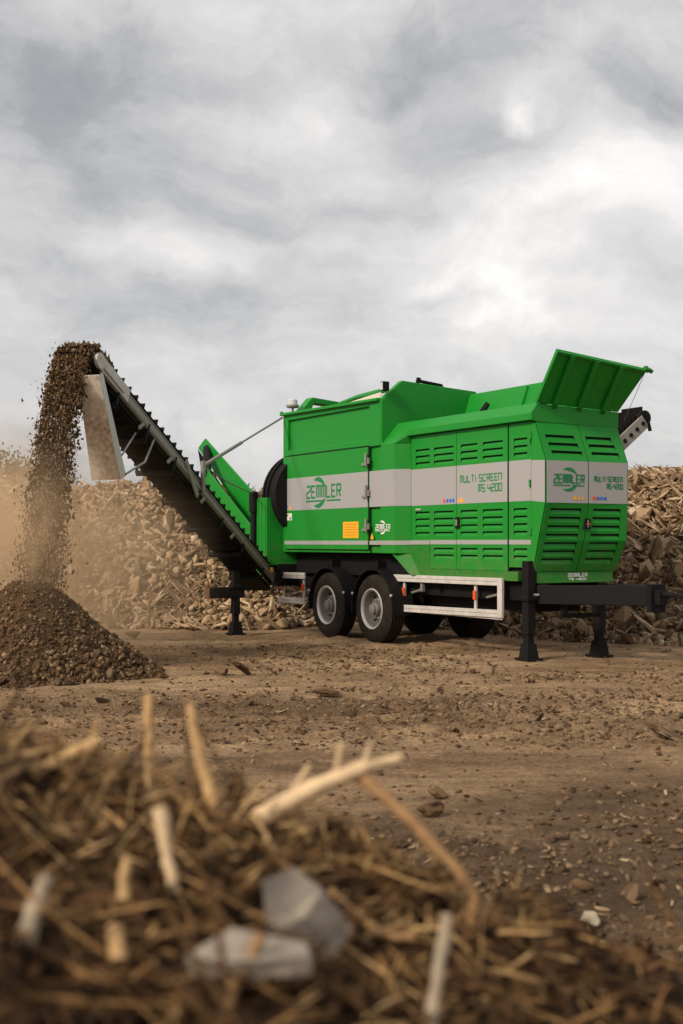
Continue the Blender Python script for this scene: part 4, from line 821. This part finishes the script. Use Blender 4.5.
# soil still riding over the head of the belt
nb_ = 1500; tt = RNG.uniform(.93, 1.01, nb_); aa = RNG.uniform(.04, CW - .04, nb_); hh = RNG.uniform(.18, .26, nb_)
pb = np.array([tuple(cB + Du * (a * Dl) - Nn * b + Up * c) for a, b, c in zip(tt, aa, hh)])
pos = np.concatenate([pos, pb]); s = np.concatenate([s, sizes(nb_, .012, .05, 2)]); n = len(pos)
V1, F1 = scatter(LUMPS + ROCK1[:6], pos, np.column_stack([s, s, s * RNG.uniform(.9, 2.6, n)]), rotm(n, .35))
tag(link(np_mesh('falling_soil', V1, F1, M_SOIL), 'falling_soil'), 'brown soil falling in a curtain from the conveyor head', 'falling soil', kind='stuff')
# ------------------------------------------------------------------ dust cloud
def dust(name, loc, rad, dens, label, sd):
    m = bpy.data.materials.new(name); nt, ns, ln = nodes(m); ns.remove(ns['Principled BSDF']); out = [q for q in ns if q.type == 'OUTPUT_MATERIAL'][0]
    pv = new(ns, 'ShaderNodeVolumePrincipled'); pv.inputs['Color'].default_value = (.99, .74, .49, 1); pv.inputs['Anisotropy'].default_value = .2
    tc = new(ns, 'ShaderNodeTexCoord'); mp = new(ns, 'ShaderNodeMapping'); mp.inputs['Scale'].default_value = tuple(1 / q for q in rad); ln.new(tc.outputs['Object'], mp.inputs['Vector'])
    ln_ = new(ns, 'ShaderNodeVectorMath', operation='LENGTH'); ln.new(mp.outputs[0], ln_.inputs[0])
    mr = new(ns, 'ShaderNodeMapRange', interpolation_type='SMOOTHSTEP'); mr.inputs[1].default_value = .1; mr.inputs[2].default_value = 1; mr.inputs[3].default_value = 1; mr.inputs[4].default_value = 0; ln.new(ln_.outputs['Value'], mr.inputs[0])
    nzz = new(ns, 'ShaderNodeTexNoise'); nzz.inputs['Scale'].default_value = sd; nzz.inputs['Detail'].default_value = 4; nzz.inputs['Roughness'].default_value = .6; nzz.inputs['Distortion'].default_value = .8; ln.new(tc.outputs['Object'], nzz.inputs['Vector'])
    m2 = new(ns, 'ShaderNodeMapRange'); m2.inputs[1].default_value = .40; m2.inputs[2].default_value = .66; m2.inputs[3].default_value = .10; m2.inputs[4].default_value = 2.0; ln.new(nzz.outputs['Fac'], m2.inputs[0])
    mu = new(ns, 'ShaderNodeMath', operation='MULTIPLY'); ln.new(mr.outputs[0], mu.inputs[0]); ln.new(m2.outputs[0], mu.inputs[1])
    m3 = new(ns, 'ShaderNodeMath', operation='MULTIPLY'); ln.new(mu.outputs[0], m3.inputs[0]); m3.inputs[1].default_value = dens; ln.new(m3.outputs[0], pv.inputs['Density']); ln.new(pv.outputs[0], out.inputs['Volume'])
    bm = bmesh.new(); bmesh.ops.create_icosphere(bm, subdivisions=3, radius=1.03)
    for v in bm.verts: v.co = Vector((v.co.x * rad[0], v.co.y * rad[1], v.co.z * rad[2]))
    me = bpy.data.meshes.new(name); bm.to_mesh(me); bm.free(); me.materials.append(m); o = link(me, name); o.location = loc
    return tag(o, label, 'dust', kind='stuff')
dust('dust_cloud', (-5.2, 18.6, 1.2), (3.7, 4.0, 2.7), .55, 'tan dust cloud drifting around the falling soil', .95)
dust('dust_plume', (-3.78, 16.2, 1.75), (.62, .8, 1.25), .7, 'thin brown dust plume wrapped round the lower falling soil', 2.2)
# ------------------------------------------------------------------ foreground heap of straw and mulch
ZX = np.array([-2.2, -.9, -.63, -.446, -.26, -.077, .108, .256, .40, .63, 1.0, 2.2]); ZZ = np.array([1.26, 1.25, 1.225, 1.145, 1.085, 1.065, .965, .895, .835, .785, .70, .35])
def fh(x, y):
    c = np.interp(x, ZX, ZZ); yc = 2.4 + fbm(x, x * 0, 2.5, 2, 61) * .3; d = y - yc
    z = np.where(d < 0, c + d * .13 - .02 * d * d, c - .85 * d - .25 * d * d)
    return np.maximum(z + fbm(x, y, 4.5, 4, 62) * .15 - np.abs(fbm(x, y, 8, 3, 64)) * .24 + .04 + fbm(x, y, 22, 3, 63) * .04, -.3)
fg = grid('mulch_heap', np.arange(-2.0, 2.0, .018), np.arange(.75, 4.2, .018), fh, M_MULCH); tag(fg, 'dark heap of mulch and straw filling the foreground', 'mulch heap', kind='stuff')
def fpos(n, yr=(1.15, 2.75)):
    y = RNG.uniform(*yr, n); x = RNG.uniform(-.31, .31, n) * (y + .25); return x, y, fh(x, y)
n = 11000; x, y, z = fpos(n); s = sizes(n, .003, .022, 2.6); V1, F1 = scatter(LUMPS, np.column_stack([x, y, z + s * .4]), np.column_stack([s, s, s]), rotm(n))
n = 5200; x, y, z = fpos(n); ln_ = sizes(n, .012, .11, 2.0); th = sizes(n, .0012, .0055, 2.2)
V2, F2 = scatter(SPL, np.column_stack([x, y, z + .012 + RNG.uniform(0, .02, n)]), np.column_stack([ln_, th, th]), rotm(n, .55))
n = 800; y = RNG.normal(2.3, .16, n); x = (RNG.random(n) ** 1.3 * .43 - .30) * (y + .2); z = fh(x, y); l3 = sizes(n, .02, .10, 1.6); t3 = sizes(n, .0011, .0038, 2)
V3, F3 = scatter(SPL, np.column_stack([x, y, z + .012 + l3 * .25]), np.column_stack([l3, t3, t3]), rotm(n, .9))
M_CREST = island('lit_straw', [(0, (.16, .085, .035)), (.5, (.40, .235, .095)), (1, (.70, .48, .24))], .8, 30, .3)  # straw tones raised to stand for light catching the top of the heap
tag(link(np_mesh('lit_straw', V3, F3, M_CREST), 'lit_straw'), 'golden straw bristling along the crest of the foreground heap, brightened as if lit', 'straw', kind='stuff')
tag(link(np_mesh('mulch_crumbs', V1, F1, M_MULCH), 'mulch_crumbs'), 'dark crumbs of soil and bark over the foreground heap', 'mulch', kind='stuff')
tag(link(np_mesh('straw_litter', V2, F2, M_STRAW), 'straw_litter'), 'short straw bits strewn over the foreground heap', 'straw', kind='stuff')
stk = []
for k in range(10):
    m = MB(); pts = []; rr = []; c = Vector((0, 0, 0)); bend = Vector((0, random.uniform(-.25, .25), random.uniform(-.25, .25)))
    for i in range(7):
        t = i / 6 * 2 - 1; pts.append(Vector((t, 0, 0)) + bend * (t * t) + Vector((0, random.uniform(-.012, .012), random.uniform(-.012, .012)))); rr.append(.05 * random.uniform(.8, 1.1) * (1 - .2 * abs(t)))
    m.tube(pts, rr, 7); me_o = m.build('straw_stalk', M_STRAW, None, smooth=50); stk.append(me_o.data); bpy.data.objects.remove(me_o)
for k in range(190):
    y = random.uniform(1.45, 2.65); x = random.uniform(-.30, .30) * (y + .15); z = float(fh(np.array(x), np.array(y))); l = .035 + .11 * random.random() ** 1.6; th = random.uniform(.0016, .0048) / .05
    tilt = random.gauss(0, .42) if random.random() < .8 else random.uniform(.7, 1.4)
    o = place(random.choice(stk), 'straw_stalk', (x, y, z + .012 + abs(math.sin(tilt)) * l * .6), (l, th, th), (random.uniform(0, 6), tilt, random.uniform(0, 6.28)), 'thin tan stalk lying loose in the foreground heap', 'stalk', 'loose stalks in the foreground heap')
def flat_mat(name, c, v=.25): return island(name, [(0, tuple(q * .92 for q in c)), (1, tuple(q * 1.08 for q in c))], .8, 40, .3, v)
M_TAN = flat_mat('dry_tan_stalk', (.55, .35, .165)); M_PALEW = flat_mat('peeled_pale_wood', (.62, .45, .27)); M_BARK = flat_mat('brown_bark', (.13, .075, .035)); M_GREYW = flat_mat('weathered_grey_wood', (.34, .27, .19)); M_BRN = flat_mat('brown_twig', (.30, .175, .08))
def stick(name, label, path, px, mat, cat='stick', extra=()):
    m = MB()
    for (pp, w) in [(path, px)] + list(extra):
        w = w if isinstance(w, (list, tuple)) else [w] * len(pp); pts = []; rad = []
        for i in range(len(pp) - 1):
            a = W(*pp[i]); b = W(*pp[i + 1]); steps = 5
            for j in range(steps + (i == len(pp) - 2)):
                t = j / steps; q = a.lerp(b, t); jit = .0016 if 0 < i + j else 0
                pts.append(q + Vector((random.uniform(-jit, jit), random.uniform(-jit, jit), random.uniform(-jit, jit)))); rad.append((w[i] * (1 - t) + w[i + 1] * t) / 2 / FPX * q.y * random.uniform(.84, 1.14))
        m.tube(pts, rad, 9)
    o = m.build(name, mat, None, smooth=50)
    c = sum((Vector(v.co) for v in o.data.vertices), Vector()) / len(o.data.vertices); zmin = min(v.co.z for v in o.data.vertices); c.z = zmin
    o.data.transform(Matrix.Translation(-c)); o.location = c
    return tag(o, label, cat)
stick('straw_stalk', 'tall thin upright stalk farthest left of the tall pair', [(148, 694, 2.45), (149, 740, 2.45), (151, 815, 2.44)], [8, 11, 11], M_TAN, 'stalk')
stick('straw_stalk', 'tall leaning stalk with curved tip just right of the upright one', [(190, 703, 2.3), (203, 770, 2.3), (228, 850, 2.26), (246, 900, 2.2)], [9, 14, 15, 14], M_TAN, 'stalk')
stick('forked_branch', 'thick pale forked branch slanting up with short twigs', [(258, 818, 2.3), (300, 795, 2.3), (362, 768, 2.3), (402, 758, 2.32)], [20, 19, 16, 9], M_PALEW, 'branch',
      [([(336, 778, 2.3), (341, 742, 2.3)], [9, 6]), ([(364, 768, 2.3), (370, 744, 2.3)], [8, 5]), ([(288, 800, 2.3), (309, 766, 2.32)], [8, 6])])
stick('thin_branch', 'thin brown branch drooping right from the forked branch into the heap', [(360, 775, 2.31), (405, 815, 2.25), (462, 875, 2.2), (476, 900, 2.2), (468, 945, 2.2)], [15, 13, 13, 12, 12], M_BRN, 'branch')
stick('cut_stick', 'short tan stick sloping up at the left on top of the heap', [(22, 780, 2.24), (98, 742, 2.30)], [13, 15], M_TAN)
stick('cut_stick', 'brown stick sloping down just right of the short tan one', [(84, 768, 2.3), (143, 819, 2.25)], [12, 13], M_BRN)
stick('reed_stem', 'long pale stem standing in the heap left of the concrete chunk', [(160, 808, 2.0), (168, 860, 1.98), (184, 930, 1.95)], [17, 12, 12], M_PALEW, 'stem')
stick('reed_stem', 'pale grey stem standing at the bottom edge right of centre', [(447, 915, 1.9), (438, 975, 1.85), (428, 1040, 1.8)], [13, 14, 15], M_GREYW, 'stem')
stick('weathered_stick', 'thick grey weathered stick at lower left', [(46, 878, 1.8), (20, 952, 1.72)], [18, 22], M_GREYW)
stick('cut_reed', 'short upright tan stem with cut end left of the pale reed', [(126, 858, 1.9), (123, 900, 1.88)], [10, 13], M_TAN, 'stem')
stick('cut_reed', 'bright cut stem end lowest in the left half of the heap', [(115, 926, 1.75), (120, 962, 1.72)], [18, 17], M_TAN, 'stem')
stick('bark_strip', 'broad dark brown bark strip standing behind the leaning stalk', [(197, 768, 2.38), (204, 835, 2.36)], [20, 24], M_BARK, 'bark')
stick('bark_strip', 'second brown bark strip beside the foot of the forked branch', [(236, 772, 2.36), (243, 830, 2.34)], [15, 18], M_BARK, 'bark')
stick('twig', 'thin tan twig crossing low to the right of the concrete chunk', [(330, 890, 2.1), (382, 935, 2.05), (415, 938, 2.0)], [8, 8, 7], M_BRN, 'twig')
stick('twig', 'pale thin stalk leaning on the far side of the concrete chunk', [(252, 812, 2.2), (285, 870, 2.15)], [6, 7], M_TAN, 'twig')
stick('twig', 'curved brown stick at the bottom beneath the flat slab', [(262, 935, 1.7), (235, 985, 1.68), (222, 1020, 1.64)], [12, 13, 14], M_BRN, 'twig')
stick('grass_blade', 'pale grass blade bent over the dirt below the round stone', [(588, 925, 5.4), (594, 940, 5.25), (600, 950, 5.15)], [2.5, 2.2, 1.5], M_PALEW, 'blade')
stick('log', 'dark round log end at the far left edge of the heap', [(-40, 770, 2.2), (30, 775, 2.3)], [62, 56], M_BARK, 'log')
# concrete pieces lying in the heap
def block(name, label, pts_top, thick, mat, cat):
    m = MB(); a = [W(*p_) for p_ in pts_top]; b = [q + Vector(thick) + Vector((random.uniform(-.006, .006), random.uniform(-.01, .01), 0)) for q in a]
    n_ = len(a); m.add(a + b, [tuple(range(n_)), tuple(range(n_, 2 * n_))[::-1]] + [(i, (i + 1) % n_, n_ + (i + 1) % n_, n_ + i) for i in range(n_)])
    o = m.build(name, mat, None, .0025); c = sum((Vector(v.co) for v in o.data.vertices), Vector()) / len(o.data.vertices); c.z = min(v.co.z for v in o.data.vertices); o.data.transform(Matrix.Translation(-c)); o.location = c
    return tag(o, label, cat)
block('concrete_chunk', 'pale angular concrete chunk half buried in the middle of the heap', [(261, 880, 1.86), (294, 866, 1.94), (322, 888, 1.95), (306, 916, 1.87), (268, 934, 1.83)], (.050, .05, -.075), M_CONC, 'concrete')
block('concrete_slab', 'flat grey slab lying just below the angular concrete chunk', [(184, 956, 1.68), (232, 926, 1.75), (258, 936, 1.75), (306, 942, 1.75), (311, 956, 1.71), (236, 961, 1.67)], (.006, .014, -.03), M_CONC, 'concrete')
# ------------------------------------------------------------------ world: overcast sky
world = bpy.data.worlds.new('World'); sc.world = world; world.use_nodes = True
nt = world.node_tree; ns = nt.nodes; ln = nt.links; bg = ns['Background']; wo = [q for q in ns if q.type == 'OUTPUT_WORLD'][0]
SUN = Vector((-.62, -.56, .58)).normalized(); EL = math.asin(SUN.z); AZ = math.atan2(SUN.x, SUN.y)
sky = new(ns, 'ShaderNodeTexSky'); sky.sky_type = 'NISHITA'; sky.sun_disc = False; sky.sun_elevation = EL; sky.sun_rotation = AZ
ln.new(sky.outputs[0], bg.inputs['Color']); bg.inputs['Strength'].default_value = .08
tc = new(ns, 'ShaderNodeTexCoord'); gen = tc.outputs['Generated']
wn = new(ns, 'ShaderNodeTexNoise'); wn.inputs['Scale'].default_value = 5.5; wn.inputs['Detail'].default_value = 6; wn.inputs['Roughness'].default_value = .55; ln.new(gen, wn.inputs['Vector'])
ws = new(ns, 'ShaderNodeVectorMath', operation='SUBTRACT'); ln.new(wn.outputs['Color'], ws.inputs[0]); ws.inputs[1].default_value = (.5, .5, .5)
wm = new(ns, 'ShaderNodeVectorMath', operation='MULTIPLY'); ln.new(ws.outputs[0], wm.inputs[0]); wm.inputs[1].default_value = (.21, .21, .12)
wa = new(ns, 'ShaderNodeVectorMath', operation='ADD'); ln.new(gen, wa.inputs[0]); ln.new(wm.outputs[0], wa.inputs[1])
# streaky layer
mp = new(ns, 'ShaderNodeMapping'); mp.inputs['Scale'].default_value = (4.6, 4.6, 10.5); mp.inputs['Rotation'].default_value = (0, R(-10), 0); ln.new(wa.outputs[0], mp.inputs['Vector'])
cn_ = new(ns, 'ShaderNodeTexNoise'); cn_.inputs['Scale'].default_value = 1.0; cn_.inputs['Detail'].default_value = 11; cn_.inputs['Roughness'].default_value = .60; ln.new(mp.outputs[0], cn_.inputs['Vector'])
mr = new(ns, 'ShaderNodeMapRange'); mr.inputs[1].default_value = .30; mr.inputs[2].default_value = .70; mr.inputs[3].default_value = -.29; mr.inputs[4].default_value = .29; ln.new(cn_.outputs['Fac'], mr.inputs[0])
acc = mr.outputs[0]
def blob(u, v, rad, amt):
    global acc
    d = Vector(((u - U0) / FPX, 1, (V0 - v) / FPX)).normalized()
    sb = new(ns, 'ShaderNodeVectorMath', operation='SUBTRACT'); ln.new(wa.outputs[0], sb.inputs[0]); sb.inputs[1].default_value = d
    ml = new(ns, 'ShaderNodeVectorMath', operation='MULTIPLY'); ln.new(sb.outputs[0], ml.inputs[0]); ml.inputs[1].default_value = (FPX / rad[0], FPX / rad[0], FPX / rad[1])
    le = new(ns, 'ShaderNodeVectorMath', operation='LENGTH'); ln.new(ml.outputs[0], le.inputs[0])
    m_ = new(ns, 'ShaderNodeMapRange', interpolation_type='SMOOTHSTEP'); m_.inputs[1].default_value = 0; m_.inputs[2].default_value = 1; m_.inputs[3].default_value = amt; m_.inputs[4].default_value = 0; ln.new(le.outputs['Value'], m_.inputs[0])
    ad = new(ns, 'ShaderNodeMath', operation='ADD'); ln.new(acc, ad.inputs[0]); ln.new(m_.outputs[0], ad.inputs[1]); acc = ad.outputs[0]
for b in [(60, 120, (230, 150), -.30), (430, 50, (240, 100), -.26), (440, 150, (130, 45), -.30), (330, 203, (150, 42), -.26), (20, 265, (120, 60), -.16), (640, 95, (140, 40), -.22), (640, 275, (120, 60), -.22), (440, 292, (90, 22), -.16), (230, 340, (200, 50), -.06),
          (310, 105, (95, 50), .26), (500, 125, (30, 28), .34), (150, 238, (120, 42), .34), (390, 245, (230, 60), .22), (610, 175, (150, 55), .34), (390, 280, (60, 22), .22), (540, 310, (230, 60), .18), (20, 40, (70, 50), .16), (40, 420, (220, 80), .10), (660, 400, (150, 90), -.06), (560, 50, (60, 40), .10)]:
    blob(*b)
cr = ramp(ns, [(0, (.27, .278, .295)), (.25, (.375, .38, .39)), (.5, (.57, .562, .56)), (.75, (.74, .72, .705)), (1, (.96, .93, .90))])
ad = new(ns, 'ShaderNodeMath', operation='ADD'); ln.new(acc, ad.inputs[0]); ad.inputs[1].default_value = .545; ln.new(ad.outputs[0], cr.inputs[0])
bg2 = new(ns, 'ShaderNodeBackground'); ln.new(cr.outputs[0], bg2.inputs['Color']); bg2.inputs['Strength'].default_value = .93
mx = new(ns, 'ShaderNodeMixShader'); mx.inputs[0].default_value = .93; ln.new(bg.outputs[0], mx.inputs[1]); ln.new(bg2.outputs[0], mx.inputs[2]); ln.new(mx.outputs[0], wo.inputs['Surface'])
ld = bpy.data.lights.new('sun', 'SUN'); ld.energy = 2.7; ld.angle = R(10); ld.color = (1, .87, .70)
lo = bpy.data.objects.new('sun', ld); COL.objects.link(lo); lo.rotation_euler = (-SUN).to_track_quat('-Z', 'Y').to_euler(); lo.location = (-10, -5, 12)
# ------------------------------------------------------------------ camera
cd = bpy.data.cameras.new('camera'); cam = bpy.data.objects.new('camera', cd); COL.objects.link(cam); sc.camera = cam
cam.location = (0, 0, CAMH); cam.rotation_euler = (R(90), 0, 0); cd.sensor_fit = 'VERTICAL'; cd.sensor_height = 36; cd.lens = FPX / 1024 * 36
cd.shift_y = 30 / 1024; cd.clip_start = .05; cd.clip_end = 2000
cd.dof.use_dof = True; cd.dof.focus_distance = 18.5; cd.dof.aperture_fstop = 2.5
sc.view_settings.view_transform = 'Standard'; sc.view_settings.look = 'None'; sc.view_settings.exposure = .33; sc.view_settings.gamma = 1; sc.view_settings.use_curve_mapping = False
sc.render.engine = 'CYCLES'; sc.cycles.use_denoising = True; sc.cycles.max_bounces = 6; sc.cycles.volume_bounces = 1; sc.cycles.volume_step_rate = 2.0; sc.cycles.volume_max_steps = 128
